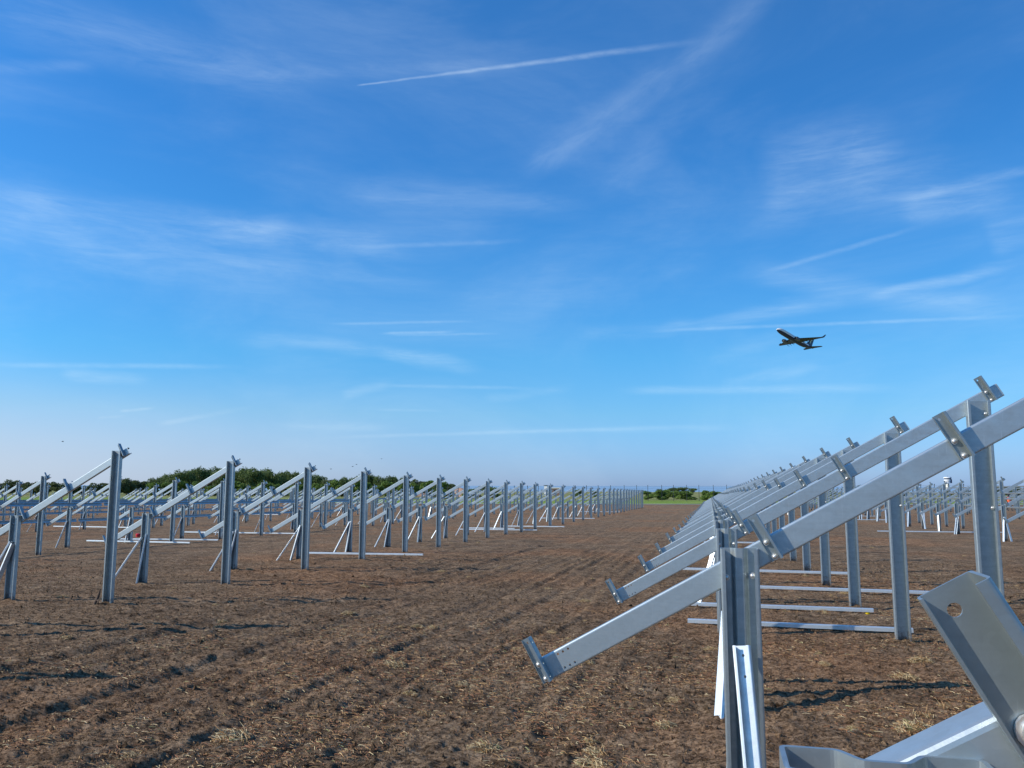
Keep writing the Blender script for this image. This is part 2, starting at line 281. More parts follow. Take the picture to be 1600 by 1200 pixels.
M_straw = [strawmat('straw_pale', (0.58, 0.45, 0.24)), strawmat('straw_ochre', (0.38, 0.22, 0.085)), strawmat('straw_rust', (0.26, 0.11, 0.045)), strawmat('straw_green', (0.30, 0.30, 0.11))]
M_path = plain('concrete_path', (0.42, 0.37, 0.31), 0.9, 0, 0.12, 0.8)
M_white = plain('white_paint', (0.78, 0.77, 0.74), 0.5, 0, 0.04, 2)
M_cream = plain('cream_concrete', (0.66, 0.62, 0.50), 0.7, 0, 0.05, 1)
M_glass, _t, _b = mat('dark_glass', 0.08, 0.0, (0.02, 0.035, 0.05))
M_navy = plain('navy_paint', (0.012, 0.022, 0.075), 0.35, 0, 0.05, 1)
M_gold = plain('gold_paint', (0.75, 0.62, 0.28), 0.4, 0, 0.05, 1)
M_grey = plain('grey_paint', (0.02, 0.024, 0.035), 0.45, 0, 0.05, 1)
M_nac = plain('nacelle_paint', (0.10, 0.11, 0.14), 0.4, 0, 0.05, 1)
M_black = plain('black_rubber', (0.015, 0.015, 0.017), 0.7, 0, 0.1, 3)
M_orange = plain('orange_vest', (0.85, 0.16, 0.05), 0.7, 0, 0.05, 6)
M_skin = plain('skin', (0.45, 0.28, 0.20), 0.6, 0, 0.05, 6)
M_dark = plain('dark_cloth', (0.02, 0.024, 0.035), 0.85, 0, 0.1, 6)
M_red = plain('red_plastic', (0.62, 0.02, 0.03), 0.4, 0, 0.05, 6)
M_yellow = plain('yellow_plastic', (0.75, 0.52, 0.01), 0.4, 0, 0.05, 6)
M_brown = plain('brown_board', (0.20, 0.12, 0.075), 0.8, 0, 0.15, 2)
M_earth = plain('earth_bank', (0.36, 0.22, 0.15), 0.95, 0, 0.25, 0.8)
M_fence = plain('dark_fence_steel', (0.045, 0.05, 0.055), 0.6, 0.3)
M_wood = plain('root_wood', (0.09, 0.055, 0.035), 0.9, 0, 0.3, 30)
m, t, b = mat('sea_water', 0.30, 0.0, (0.30, 0.37, 0.45)); M_sea = m
g = t.n.new('ShaderNodeNewGeometry'); t.put(b.inputs['Normal'], t.bump(t.noise(t.mapping(g.outputs['Position'], (0.3, 1, 1)), 0.15, 5, 0.6), 0.6, 1.5))

# ------------------------------------------------------------------ object helpers
def tag(o, label=None, cat=None, group=None, kind=None):
    if label: o['label'] = label
    if cat: o['category'] = cat
    if group: o['group'] = group
    if kind: o['kind'] = kind
    return o
def link(name, me, parent=None, loc=(0, 0, 0), rot=(0, 0, 0)):
    o = bpy.data.objects.new(name, me); C.objects.link(o); o.location = loc; o.rotation_euler = rot
    if parent: o.parent = parent
    return o
def mesh(name, vs, fs, mats, smooth=None, fmat=None):
    me = bpy.data.meshes.new(name); me.from_pydata([tuple(v) for v in vs], [], fs)
    for mm in (mats if isinstance(mats, list) else [mats]): me.materials.append(mm)
    if fmat is not None: me.polygons.foreach_set('material_index', fmat)
    if smooth is not None and smooth > 35:
        me.polygons.foreach_set('use_smooth', [True] * len(me.polygons)); me.set_sharp_from_angle(angle=R_(smooth))
    me.validate(); me.update(); return me
def empty(name, loc, rz=0.0):
    o = bpy.data.objects.new(name, None); o.empty_display_size = 0.2; C.objects.link(o)
    o.location = loc; o.rotation_euler = (0, 0, rz); return o
def sect(pts, t=0.004, r=0.006, seg=3):
    """closed outline of a bent steel strip that follows pts (rounded corners)"""
    P = [Vector(p) for p in pts]; out = [P[0]]
    for i in range(1, len(P) - 1):
        a, b, c = P[i - 1], P[i], P[i + 1]
        d1 = (a - b).normalized(); d2 = (c - b).normalized()
        k = min(r, (a - b).length * 0.45, (c - b).length * 0.45)
        s, e = b + d1 * k, b + d2 * k
        for j in range(seg + 1):
            u = j / seg; out.append(s * (1 - u) ** 2 + b * 2 * u * (1 - u) + e * u * u)
    out.append(P[-1]); L, Rr = [], []
    for i, p in enumerate(out):
        a = out[max(i - 1, 0)]; c = out[min(i + 1, len(out) - 1)]
        d = (c - a).normalized(); nrm = Vector((-d.y, d.x))
        L.append(p + nrm * t / 2); Rr.append(p - nrm * t / 2)
    return [(p.x, p.y) for p in L + Rr[::-1]]
def extrude(outline, length, fn, start=0.0):
    """extrude a strip outline; fn(a, b, s) -> xyz.  End caps are quads across the strip"""
    n = len(outline); vs = [fn(a, b, start) for a, b in outline] + [fn(a, b, start + length) for a, b in outline]
    fs = [(i, (i + 1) % n, n + (i + 1) % n, n + i) for i in range(n)]
    h = n // 2
    for i in range(h - 1):
        fs.append((i + 1, i, n - 1 - i, n - 2 - i)); fs.append((n + i, n + i + 1, 2 * n - 2 - i, 2 * n - 1 - i))
    return vs, fs
def fixn(me):
    bm = bmesh.new(); bm.from_mesh(me); bmesh.ops.recalc_face_normals(bm, faces=bm.faces); bm.to_mesh(me); bm.free(); return me
def cut(me, cyls):
    """drill real holes; cyls = (centre, axis, radius, length)"""
    o = bpy.data.objects.new('tmp', me); C.objects.link(o); tmp = []
    for c, ax, r, L in cyls:
        vs, fs = tube([Vector(c) - Vector(ax) * L / 2, Vector(c) + Vector(ax) * L / 2], [r, r], 14)
        k = bpy.data.objects.new('cut', fixn(mesh('cut', vs, fs, M_zinc))); C.objects.link(k); tmp.append(k)
        md = o.modifiers.new('b', 'BOOLEAN'); md.object = k; md.operation = 'DIFFERENCE'; md.solver = 'EXACT'
    bpy.context.view_layer.update()
    dg = bpy.context.evaluated_depsgraph_get()
    res = bpy.data.meshes.new_from_object(o.evaluated_get(dg)); res.name = me.name
    for k in tmp + [o]: bpy.data.objects.remove(k)
    return res
def tube(pts, rad, seg=10, caps=True):
    pts = [Vector(p) for p in pts]; vs = []; fs = []
    for i, p in enumerate(pts):
        d = (pts[min(i + 1, len(pts) - 1)] - pts[max(i - 1, 0)]).normalized()
        x = d.orthogonal().normalized() if abs(d.z) < 0.99 else Vector((1, 0, 0)); x = (x - d * x.dot(d)).normalized(); y = d.cross(x)
        for j in range(seg):
            a = 2 * math.pi * j / seg; vs.append(p + (x * math.cos(a) + y * math.sin(a)) * rad[i])
    for i in range(len(pts) - 1):
        for j in range(seg):
            fs.append((i * seg + j, i * seg + (j + 1) % seg, (i + 1) * seg + (j + 1) % seg, (i + 1) * seg + j))
    if caps: fs.append(tuple(range(seg))[::-1]); fs.append(tuple((len(pts) - 1) * seg + j for j in range(seg)))
    return vs, fs
class MB:
    def __init__(s): s.v = []; s.f = []; s.m = []
    def add(s, vf, mi=0, M=None):
        v, f = vf; o = len(s.v); s.v += [(M @ Vector(p)) if M else Vector(p) for p in v]
        s.f += [tuple(i + o for i in q) for q in f]; s.m += [mi] * len(f); return s
    def box(s, x0, x1, y0, y1, z0, z1, mi=0, M=None):
        v = [(x, y, z) for x in (x0, x1) for y in (y0, y1) for z in (z0, z1)]
        f = [(0, 1, 3, 2), (4, 6, 7, 5), (0, 4, 5, 1), (2, 3, 7, 6), (0, 2, 6, 4), (1, 5, 7, 3)]
        return s.add((v, f), mi, M)
    def lathe(s, prof, seg=24, mi=0, M=None):
        v = []; f = []
        for r, z in prof:
            for j in range(seg): a = 2 * math.pi * j / seg; v.append((r * math.cos(a), r * math.sin(a), z))
        for i in range(len(prof) - 1):
            for j in range(seg): f.append((i * seg + j, i * seg + (j + 1) % seg, (i + 1) * seg + (j + 1) % seg, (i + 1) * seg + j))
        return s.add((v, f), mi, M)
    def mesh(s, name, mats, smooth=None): return mesh(name, s.v, s.f, mats, smooth, s.m)

# ------------------------------------------------------------------ terrain
KY = [-400, -5, 0, 7, 14, 24, 40, 60, 80, 120, 600, 900]; KZ = [0.1, .1, 0, -.155, -.309, -.478, -.66, -.9, -1.08, -1.42, -2.5, -12]
def gz(x, y): return float(np.interp(y, KY, KZ)) + 0.0058 * max(-40.0, min(40.0, x))
def hashn(ix, iy, seed):
    h = (ix.astype(np.int64) * 374761393 + iy.astype(np.int64) * 668265263 + seed * 974634777) & 0x7fffffff
    h = ((h ^ (h >> 13)) * 1274126177) & 0x7fffffff; h = h ^ (h >> 16)
    return (h & 0xffff) / 65535.0
def vnoise(x, y, seed):
    ix = np.floor(x); iy = np.floor(y); fx = x - ix; fy = y - iy; fx = fx * fx * (3 - 2 * fx); fy = fy * fy * (3 - 2 * fy)
    a = hashn(ix, iy, seed); b_ = hashn(ix + 1, iy, seed); c = hashn(ix, iy + 1, seed); d = hashn(ix + 1, iy + 1, seed)
    return (a * (1 - fx) + b_ * fx) * (1 - fy) + (c * (1 - fx) + d * fx) * fy - 0.5
MOUNDS = [(.116 + dx, 3.787 + 3.091 * i) for i in range(7) for dx in (0, 1.907)] + [(-10.717 + dx, 10.743 + 3.088 * i) for i in range(5) for dx in (0, 1.8)]
def relief(x, y):
    r = np.hypot(x, y); z = vnoise(x * .35, y * .2, 1) * .06 + vnoise(x * 1.3, y * .9, 2) * .025
    # wheel ruts and rake lines run along the rows, strongest in the open strip
    lane = np.clip((x + 9.2) / 1.0, 0, 1) * np.clip((-0.6 - x) / 1.0, 0, 1)
    wob = x + 0.12 * vnoise(y * .25, y * 0, 9) * 2
    ruts = vnoise(wob * 3.1, y * .16, 3) * .036 + vnoise(wob * 8.0, y * .08, 4) * .032 + vnoise(wob * 19.0, y * .5, 14) * .020
    z = z + ruts * (0.35 + 0.65 * lane)
    # harrow lines and two wheel tracks
    hw_ = x + .10 * vnoise(x * .5, y * .12, 41) * 2 + .02 * vnoise(x * 3, y * 1.3, 42)
    z = z + np.sin(hw_ * 2 * np.pi / .31) * .013 * np.clip(.45 + 1.6 * vnoise(x * .6, y * .15, 43), 0, 1) * (0.25 + .75 * lane) * np.clip(1.5 - r / 50, 0, 1)
    for c_ in (-2.7, -4.6, -6.3): z = z - .017 * np.exp(-((hw_ - c_ - .006 * y) / .15) ** 2) * (.6 + .8 * np.clip(vnoise(x * 0, y * .5, 44) + .5, 0, 1))
    f1 = np.clip(1.4 - r / 45, 0, 1); z = z + np.abs(vnoise(x * 4.2, y * 4.2, 5)) * .02 * f1 + vnoise(x * 9, y * 6, 15) * .02 * f1 + vnoise(x * 18, y * 13, 25) * .016 * f1
    f2 = np.clip(1.3 - r / 22, 0, 1); z = z + vnoise(x * 11, y * 9, 6) * .016 * f2 + np.maximum(vnoise(x * 15, y * 14, 16) - .2, 0) * .06 * f2
    f3 = np.clip(1.2 - r / 12, 0, 1); z = z + vnoise(x * 29, y * 29, 7) * .013 * f3 + vnoise(x * 61, y * 57, 8) * .008 * f3
    for mx_, my_ in MOUNDS: z = z + .045 * np.exp(-((x - mx_) ** 2 + (y - my_) ** 2) / .022) * (1 + vnoise(x * 40, y * 40, 51))
    far = np.clip((150 - y) / 30, 0, 1)
    return z * far - 0.02
ang = np.concatenate([np.arange(-49, 23, 0.15), np.arange(23, 311, 1.5)])     # bearing from +Y, clockwise
ang = np.radians(ang); rr = [0.0, 0.5]
while rr[-1] < 170: rr.append(rr[-1] * 1.0068 if rr[-1] > 1 else rr[-1] + 0.02)
while rr[-1] < 900: rr.append(rr[-1] * 1.05)
rr = np.array(rr); Rg, A = np.meshgrid(rr, ang, indexing='ij')
gx = Rg * np.sin(A); gy = Rg * np.cos(A)
gzv = np.interp(gy, KY, KZ) + .0058 * np.clip(gx, -40, 40) + relief(gx, gy)
na, nr = len(ang), len(rr)
vv = np.stack([gx, gy, gzv], -1).reshape(-1, 3)
ii, jj = np.meshgrid(np.arange(nr - 1), np.arange(na), indexing='ij'); j2 = (jj + 1) % na
quads = np.stack([ii * na + jj, (ii + 1) * na + jj, (ii + 1) * na + j2, ii * na + j2], -1).reshape(-1, 4)
me = bpy.data.meshes.new('ground'); me.vertices.add(len(vv)); me.vertices.foreach_set('co', vv.ravel())
me.loops.add(quads.size); me.loops.foreach_set('vertex_index', quads.ravel()[::-1].copy() if False else quads.ravel())
me.polygons.add(len(quads)); me.polygons.foreach_set('loop_start', np.arange(0, quads.size, 4)); me.polygons.foreach_set('loop_total', np.full(len(quads), 4))
me.update(calc_edges=True); me.validate(); me.materials.append(M_ground)
bm = bmesh.new(); bm.from_mesh(me); bmesh.ops.remove_doubles(bm, verts=[v for v in bm.verts if v.co.x ** 2 + v.co.y ** 2 < 1e-6], dist=1e-4)
bm.normal_update()
if sum(f.normal.z for f in list(bm.faces)[:5000]) < 0: bmesh.ops.reverse_faces(bm, faces=bm.faces)
bm.to_mesh(me); bm.free(); me.polygons.foreach_set('use_smooth', [True] * len(me.polygons))
tag(link('ground', me), kind='structure')
def relz(x, y): return gz(x, y) + float(relief(np.array([x]), np.array([y]))[0])

vs, fs = [], []
for i in range(61):
    x = -200 + i * 400 / 60
    for y in (134.0, 138.5): vs.append((x, y, gz(x, y) + 0.05))
for i in range(60): fs.append((2 * i, 2 * i + 2, 2 * i + 3, 2 * i + 1))
tag(link('path', mesh('path', vs, fs, M_path)), kind='structure')
tag(link('sea', mesh('sea', [(-30000, 650, -10.2), (30000, 650, -10.2), (30000, 45000, -10.2), (-30000, 45000, -10.2)], [(0, 1, 2, 3)], M_sea)), kind='structure')

# ------------------------------------------------------------------ steel frames
TAU = 0.5596; NN = math.hypot(1, TAU); XL, ZL = -0.9035, 1.2908
YW = 0.033                                      # plane of the rafter web, behind the posts
post_out = sect([(-.062, -.03), (-.08, -.03), (-.08, .03), (-.034, .03), (-.018, .006), (.018, .006), (.034, .03), (.08, .03), (.08, -.03), (.062, -.03)], .0045, .006)
rear_out = sect([(-.060, -.03), (-.08, -.03), (-.08, .03), (.08, .03), (.08, -.03), (.060, -.03)], .0045, .006)
def post_mesh(h, nm, out_=None):
    vs, fs = extrude(out_ or post_out, h + 0.35, lambda a, b_, s: (a, b_, s), -0.35)
    return fixn(mesh(nm, vs, fs, M_post, 35))
raf_out = sect([(-.014, .045), (0, .045), (0, 0), (-.103, 0), (-.103, .045), (-.089, .045)], .0035, .006)   # (v, w)
def slope(u, v, w): return ((u - v * TAU) / NN, YW + w, ZL + (TAU * u + v) / NN)    # u along, v across, w away from camera
def raf_mesh(x0, x1, holes):
    vs, fs = extrude(raf_out, (x1 - x0), lambda a, b_, s: (s, a, b_), 0)
    me = fixn(mesh('rafter', vs, fs, M_zinc, 35))
    if holes:
        me = cut(me, [((.12 + k * .027, v, 0), (0, 0, 1), .0055, .03) for k in range(3) for v in (-.018, -.085)])
    for v in me.vertices: v.co = slope(v.co.x + x0, v.co.y, v.co.z)
    me.update(); return me
cl_out = sect([(0, -.013), (0, 0), (.048, 0), (.048, -.052), (.036, -.052)], .0027, .004, 4)        # (u, w)
def cleat_base(holes):
    vs, fs = extrude(cl_out, .215, lambda a, b_, s: (a, s, b_), 0)
    me = fixn(mesh('cleat', vs, fs, M_cleat, 35))
    if holes:
        me = cut(me, [((.020, .193, 0), (0, 0, 1), .0062, .02), ((.048, .19, -.03), (1, 0, 0), .006, .02), ((.048, .085, -.03), (1, 0, 0), .005, .02), ((.048, .02, -.03), (1, 0, 0), .005, .02)])
    return me
CB0, CB1 = cleat_base(False), cleat_base(True)
def cleat_mesh(uc, fine):
    me = (CB1 if fine else CB0).copy(); me.name = 'cleat'
    for v in me.vertices: v.co = slope(v.co.x + uc - .0215, v.co.y - .103, v.co.z - .0045)
    me.update(); return me
bb = MB(); bb.lathe([(0, -.017), (.005, -.0165), (.0085, -.0145), (.0105, -.011), (.0105, -.007)], 12); bb.lathe([(.0105, -.007), (.0145, -.007), (.0145, -.0025), (0, -.0025)], 14)
BOLT = bb.mesh('bolt', M_bolt, 40)
def bolt_mesh(uc, v):
    me = BOLT.copy(); me.name = 'bolt'; c = Vector(slope(uc, v, -.0045))
    for q in me.vertices: q.co = c + Vector((q.co.x, q.co.z, q.co.y))
    me.update(); return me
def post_bolt(x, z):
    me = BOLT.copy(); me.name = 'bolt'
    for q in me.vertices: q.co = Vector((x + q.co.x, .0275 + q.co.z, z + q.co.y))
    me.update(); return me
KIT = {}
def kit(kind):
    if kind in KIT: return KIT[kind]
    D, hf, hr = (1.907, 1.309, 2.311) if kind[0] == 'R' else (1.80, 1.325, 2.335)
    fine = kind[1] == 'f'
    us = [XL * NN - .021, .1267, 1.0271, (D + .05) * NN + .015]
    k = dict(D=D, front=post_mesh(hf, 'post'), rear=post_mesh(hr, 'post', rear_out), raf=raf_mesh(us[0] - .020, us[3] + .10, fine))
    for v in k['rear'].vertices: v.co.x += D
    k['cleats'] = [cleat_mesh(u, fine) for u in us]
    k['bolts'] = [[bolt_mesh(u - .002, -.018), bolt_mesh(u - .002, -.088)] for u in us]
    k['fb'] = [post_bolt(.055, hf - .12), post_bolt(-.058, hf - .13)]; k['rb'] = [post_bolt(D + .055, hr - .10), post_bolt(D + .057, hr - .82)]
    k['us'] = us; KIT[kind] = k; return k
ORD = ['', 'first', 'second', 'third', 'fourth', 'fifth', 'sixth', 'seventh', 'eighth', 'ninth', 'tenth', 'eleventh', 'twelfth', 'thirteenth', 'fourteenth', 'fifteenth', 'sixteenth', 'seventeenth', 'eighteenth', 'nineteenth', 'twentieth',
       'twenty-first', 'twenty-second', 'twenty-third', 'twenty-fourth', 'twenty-fifth', 'twenty-sixth', 'twenty-seventh', 'twenty-eighth', 'twenty-ninth', 'thirtieth', 'thirty-first', 'thirty-second', 'thirty-third', 'thirty-fourth', 'thirty-fifth', 'thirty-sixth', 'thirty-seventh']
def frame(x, y, kind, label, group, dz=0.0):
    k = kit(kind); e = empty('support_rack', (x, y, gz(x, y) + dz), random.uniform(-.004, .004))
    tag(e, label, 'solar rack', group)
    p1 = link('post', k['front'], e); p2 = link('post', k['rear'], e); link('rafter', k['raf'], e)
    for cm, bs in zip(k['cleats'], k['bolts']):
        c = link('cleat', cm, e)
        if kind[1] != 'c':
            for b_ in bs: link('bolt', b_, c)
    if kind[1] != 'c':
        for b_ in k['fb']: link('bolt', b_, p1)
        for b_ in k['rb']: link('bolt', b_, p2)
    return e
# right-hand near row: the first frame stands right beside the camera
RX, RY, SP = .116, 3.787, 3.091
dzr = {2: .015, 3: .02, 4: .07, 5: .07, 6: .06}
GR = {'R1': 'steel frames of the near row on the right'}
for i in range(-1, 35):
    y = RY + SP * i; x = RX + (0.0 if i < 12 else 0.0)
    if i == -1: x, y = .134, .749
    dz = -.019 if i == -1 else dzr.get(i, 0 if i < 2 else (.08 if i < 14 else .05)) + (random.uniform(-.008, .008) if i > 2 else 0)
    n = i + 2
    lab = {1: 'cut-off steel frame in the bottom right corner, its big holed cleat in front', 2: 'nearest whole steel frame, low rafter end hanging over the bare track',
           }.get(n, 'steel frame, %s from the camera in the near row on the right' % ORD[n])
    frame(x, y, 'Rf' if i < 5 else ('Rm' if i < 7 else 'Rc'), lab, GR['R1'], dz)
# rows to the left of the open strip
L1Y = [10.743 + 3.088 * i for i in range(-3, 10)] + [41.68, 45.75, 49.89, 53.97, 58.1, 62.12, 66.21, 69.93, 73.94, 77.3, 80.29, 83.4, 86.55, 89.38, 92.18, 95.23, 98.4, 101.61, 104.83, 108.27, 110.75]
def row_label(n, phrase): return 'steel frame, %s from the near end of %s' % (ORD[n], phrase)
rows = {}
for i, y in enumerate(L1Y):
    dz = random.uniform(-.01, .01)
    frame(-10.717, y, 'Lm' if 2 < i < 6 else 'Lc', row_label(i + 1, 'first row left of the track'), 'steel frames of the first row left of the track', dz)
LR = [('second', -21.27, 20.43 - 3.09, 30), ('third', -31.85, 20.86 + 3.09 * 2, 27), ('fourth', -42.4, 21.3 + 3.09 * 5, 24), ('fifth', -53.0, 21.7 + 3.09 * 9, 20), ('sixth', -63.6, 22.1 + 3.09 * 12, 17)]
for nm, x, y0, cnt in LR:
    for i in range(cnt):
        frame(x, y0 + 3.09 * i, 'Lc', row_label(i + 1, '%s row left of the track' % nm), 'steel frames of the %s row left of the track' % nm, random.uniform(-.03, .03))
RR = [('second', 10.883, 34.88 - 3.09, 31), ('third', 21.7, 57.1, 23), ('fourth', 32.5, 84.9, 15), ('fifth', 43.3, 113.0, 6)]
for nm, x, y0, cnt in RR:
    for i in range(cnt):
        frame(x, y0 + 3.09 * i, 'Rc', row_label(i + 1, '%s row on the right' % nm), 'steel frames of the %s row on the right' % nm, .05 + random.uniform(-.03, .03))

# ------------------------------------------------------------------ rails bolted along the rows and rails lying on the soil
rail_out = sect([(.016, 0), (0, 0), (0, .10), (.05, .10), (.05, .086)], .003, .005)    # (u, v)
def long_rail(x, y0, y1, idx, label, group):
    k = kit('Lc'); u0 = k['us'][idx] + .025; zc = .005
    def fn(a, b_, s):
        px, _, pz = slope(u0 + a, zc + b_, 0); return (px, s, pz)
    vs, fs = extrude(rail_out, y1 - y0, fn, 0)
    z0, z1 = gz(x, y0), gz(x, y1)
    vs = [(vx, vy, vz + (z1 - z0) * vy / (y1 - y0)) for vx, vy, vz in vs]
    tag(link('mounting_rail', fixn(mesh('mounting_rail', vs, fs, M_zinc, 35)), None, (x, y0, z0 + .003)), label, 'rail', group)
for nm, x, segs in (('second', -21.27, {0: [(12.6, 24.9), (25.0, 37.2), (37.3, 46.4)], 1: [(12.6, 24.9), (25.0, 37.2), (37.3, 46.4)]}),
                    ('third', -31.85, {0: [(24, 36.2), (36.3, 48.6), (48.7, 61)], 1: [(24, 36.2), (36.3, 48.6), (48.7, 61), (61.1, 73.4), (73.5, 85.8), (85.9, 98)]}),
                    ('fourth', -42.4, {0: [(36, 48.3), (48.4, 60.7)], 1: [(36, 48.3), (48.4, 60.7), (60.8, 73.1)]})):
    for idx in segs:
        for j, (a, b_) in enumerate(segs[idx]):
            long_rail(x, a, b_, idx, '%s length of the %s blue-grey rail along the %s row left of the track' % (ORD[j + 1], 'lower' if idx == 0 else 'upper', nm), 'rails bolted along the left rows')
lie_out = sect([(-.03, .012), (-.03, .0), (-.012, 0)], .003, .004)
lie_out = sect([(-.035, .0), (-.035, .045), (.035, .045), (.035, .0)], .003, .005)
for nm, x, y0, n_, ids in (('third', 21.7, 56.4, 5, (0, 1, 2, 3)), ('fourth', 32.5, 84.2, 3, (0, 1, 2, 3))):
    for idx in ids:
        for j in range(n_):
            long_rail(x, y0 + 12.36 * j, y0 + 12.36 * j + 12.3, idx, '%s length of the %s rail along the %s row on the right' % (ORD[j + 1], ['lowest', 'second lowest', 'second highest', 'top'][idx], nm), 'rails bolted along the far right rows')
def ground_rail(xc, yc, L, deg, label, mt=M_brace):
    a = R_(deg); x0, y0 = xc - math.cos(a) * L / 2, yc - math.sin(a) * L / 2; x1, y1 = xc + math.cos(a) * L / 2, yc + math.sin(a) * L / 2
    z0, z1 = gz(x0, y0), gz(x1, y1)
    vs, fs = extrude(lie_out, L, lambda p, q, s: (s - L / 2, p, q), 0)
    o = link('loose_rail', fixn(mesh('loose_rail', vs, fs, mt, 35)), None, (xc, yc, (z0 + z1) / 2 + .02), (0, -math.atan2(z1 - z0, L), a))
    tag(o, label, 'rail', 'loose rails lying on the soil')
GRR = [(.97, 10.72, 2.6, -4, 'blue-grey rail on the soil under the near right row, closest to the camera'),
       (.92, 12.56, 2.5, -3, 'blue-grey rail on the soil under the near right row, second from camera'),
       (1.9, 15.3, 3.4, -5, 'pale rail on the soil under the near right row, third from camera'),
       (1.05, 18.9, 3.6, -6, 'pale rail on the soil under the near right row, fourth from camera'),
       (1.2, 30.6, 3.0, -6, 'short bright rail on the soil far under the near right row'),
       (-9.78, 22.15, 3.55, 1, 'bright white rail on the soil, nearest one beside the first left row'),
       (-10.4, 39.6, 4.1, -2, 'white rail lying by the track under the first left row, second away'),
       (-11.2, 41.3, 2.6, -4, 'shorter white rail lying just behind the second white rail'),
       (-9.6, 44.3, 3.6, -5, 'grey rail on the soil under the first left row, beyond the white pair'),
       (-10.6, 61.2, 4.2, -3, 'grey rail on the soil under the distant half of the first left row'),
       (-11.2, 84.0, 4.4, -3, 'farthest rail on the soil under the first left row'),
       (-20.7, 26.3, 4.7, -4, 'pale rail on the soil under the second left row, nearer of two'),
       (-20.8, 27.9, 4.7, 3, 'grey rail on the soil under the second left row, farther of two'),
       (-21.1, 33.7, 6.0, -3, 'long white rail on the soil behind the second left row of frames'),
       (-33.0, 38.4, 6.0, -6, 'long white rail on the soil under the third left row'),
       (-40.3, 67.3, 4.2, -5, 'small white rail on the soil far back under the fourth left row'),
       (10.2, 41.6, 5.2, -4, 'thin grey rail on the soil before the second row on the right'),
       (10.9, 61.5, 4.0, -3, 'white rail on the soil under the second right row, nearer of two'),
       (10.9, 71.5, 4.0, -3, 'white rail on the soil under the second right row, farther of two')]
for q in GRR: ground_rail(*q)

# ------------------------------------------------------------------ loose channel braces leaning on the front posts
br_out = sect([(-.030, -.010), (-.030, -.028), (-.030, .0), (.030, .0), (.030, -.028), (.016, -.028)], .003, .004)
br_out = sect([(-.022, -.028), (-.035, -.028), (-.035, 0), (.035, 0), (.035, -.028), (.022, -.028)], .003, .004)
def brace_mesh(L, holes):
    vs, fs = extrude(br_out, L, lambda p, q, s: (p, q, s), 0)
    me = fixn(mesh('loose_brace', vs, fs, M_brace, 35))
    if holes:
        me = cut(me, [((0, 0, L - .04), (0, 1, 0), .006, .02), ((0, 0, L - .125), (0, 1, 0), .006, .02)])
    return me
BRM = {L: brace_mesh(L, False) for L in (.95, 1.05)}; BRH = brace_mesh(.95, True)
def brace(bot, top, roll, label, me=None, group='loose braces leaning on the front posts'):
    b_ = Vector(bot); d = (Vector(top) - b_).normalized()
    q = d.to_track_quat('Z', 'Y')
    if not isinstance(roll, (int, float)):      # the back of the channel faces this way
        fv = Vector(roll); fv = (fv - d * fv.dot(d)).normalized(); yv = q @ Vector((0, 1, 0))
        roll = math.atan2(yv.cross(fv).dot(d), yv.dot(fv))
    o = link('loose_brace', me or BRM[.95], None, b_)
    from mathutils import Quaternion
    o.rotation_mode = 'QUATERNION'; o.rotation_quaternion = q @ Quaternion((0, 0, 1), roll)
    tag(o, label, 'brace', group); return o
g0 = gz(.1, 3.6)
brace((.165, 3.48, g0 - .02), (.112, 3.715, g0 + .93), (.25, .97, 0), 'pale channel brace with two bolt holes standing inside the nearest whole front post', BRH)
brace((.02, 3.90, g0 - .02), (.055, 3.93, g0 + .7), (-1, .1, 0), 'dark edge-on brace behind the left side of the nearest whole front post')
g1 = gz(0, 6.2)
brace((.0, 6.12, g1 - .02), (.085, 6.80, g1 + .70), (-.60, -.80, .1), 'bright white brace slanting down left of the nearest whole front post')
g2 = gz(0, 13)
brace((-.24, 12.85, g2 - .02), (.03, 13.03, g2 + .85), .3, 'blue-shaded brace leaning left at the fifth frame of the near right row')
def at_post(x, y, side, dx, dy, h, roll, label, L):
    px = x + side * .05; b_ = (px - dx, y - .05 - dy, relz(px - dx, y - .05 - dy) - .015)
    brace(b_, (px, y - .04, gz(x, y) + h), roll, label, BRM[L])
lean = ['wide-leaning', 'steep']
for i in range(3, 24):
    y = L1Y[i]; r1 = random.Random(100 + i)
    for j in range(2):
        if j == 1 and i > 16: continue
        dx = r1.uniform(.34, .50) if j == 0 else r1.uniform(.05, .16)
        if i == 3: dx = [.42, .30][j]
        if i == 6: dx = [.50, .20][j]
        at_post(-10.717, y, -1 if j == 0 else 0.4, dx, r1.uniform(.02, .2) if j == 0 else .05, .82, r1.choice([0, 3.14, .35, -.4, 2.7]),
                '%s brace on the %s front post of the first row left of the track' % (lean[j], ORD[i + 1]), .95 if j else 1.05)
for nm, x, y0, cnt, sd in (('second row left of the track', -21.27, 17.34, 16, 1), ('third row left of the track', -31.85, 27.04, 14, 2), ('second row on the right', 10.883, 31.79, 18, 3)):
    r1 = random.Random(sd)
    for i in range(cnt):
        for j in range(2 if sd == 3 and i % 2 and i < 12 else 1):
            dx = r1.uniform(.08, .5) if sd < 3 else r1.choice([-.12, .02, .1, .16])
            at_post(x, y0 + 3.09 * i, -.8 if j == 0 else .9, dx, r1.uniform(.02, .15), .8, r1.choice([0, 3.14, .4, -.4]),
                    '%s brace on the %s front post of the %s' % (lean[1] if (sd == 3 and j == 0) or dx < .25 and sd < 3 else ('wide-leaning' if sd < 3 else 'second steep'), ORD[i + 1], nm), .95)
for i in (6, 8, 9, 11):
    at_post(RX, RY + SP * (i - 2), -.9, .15, .1, .8, .3, 'brace leaning at the %s front post of the near row on the right' % ORD[i], .95)

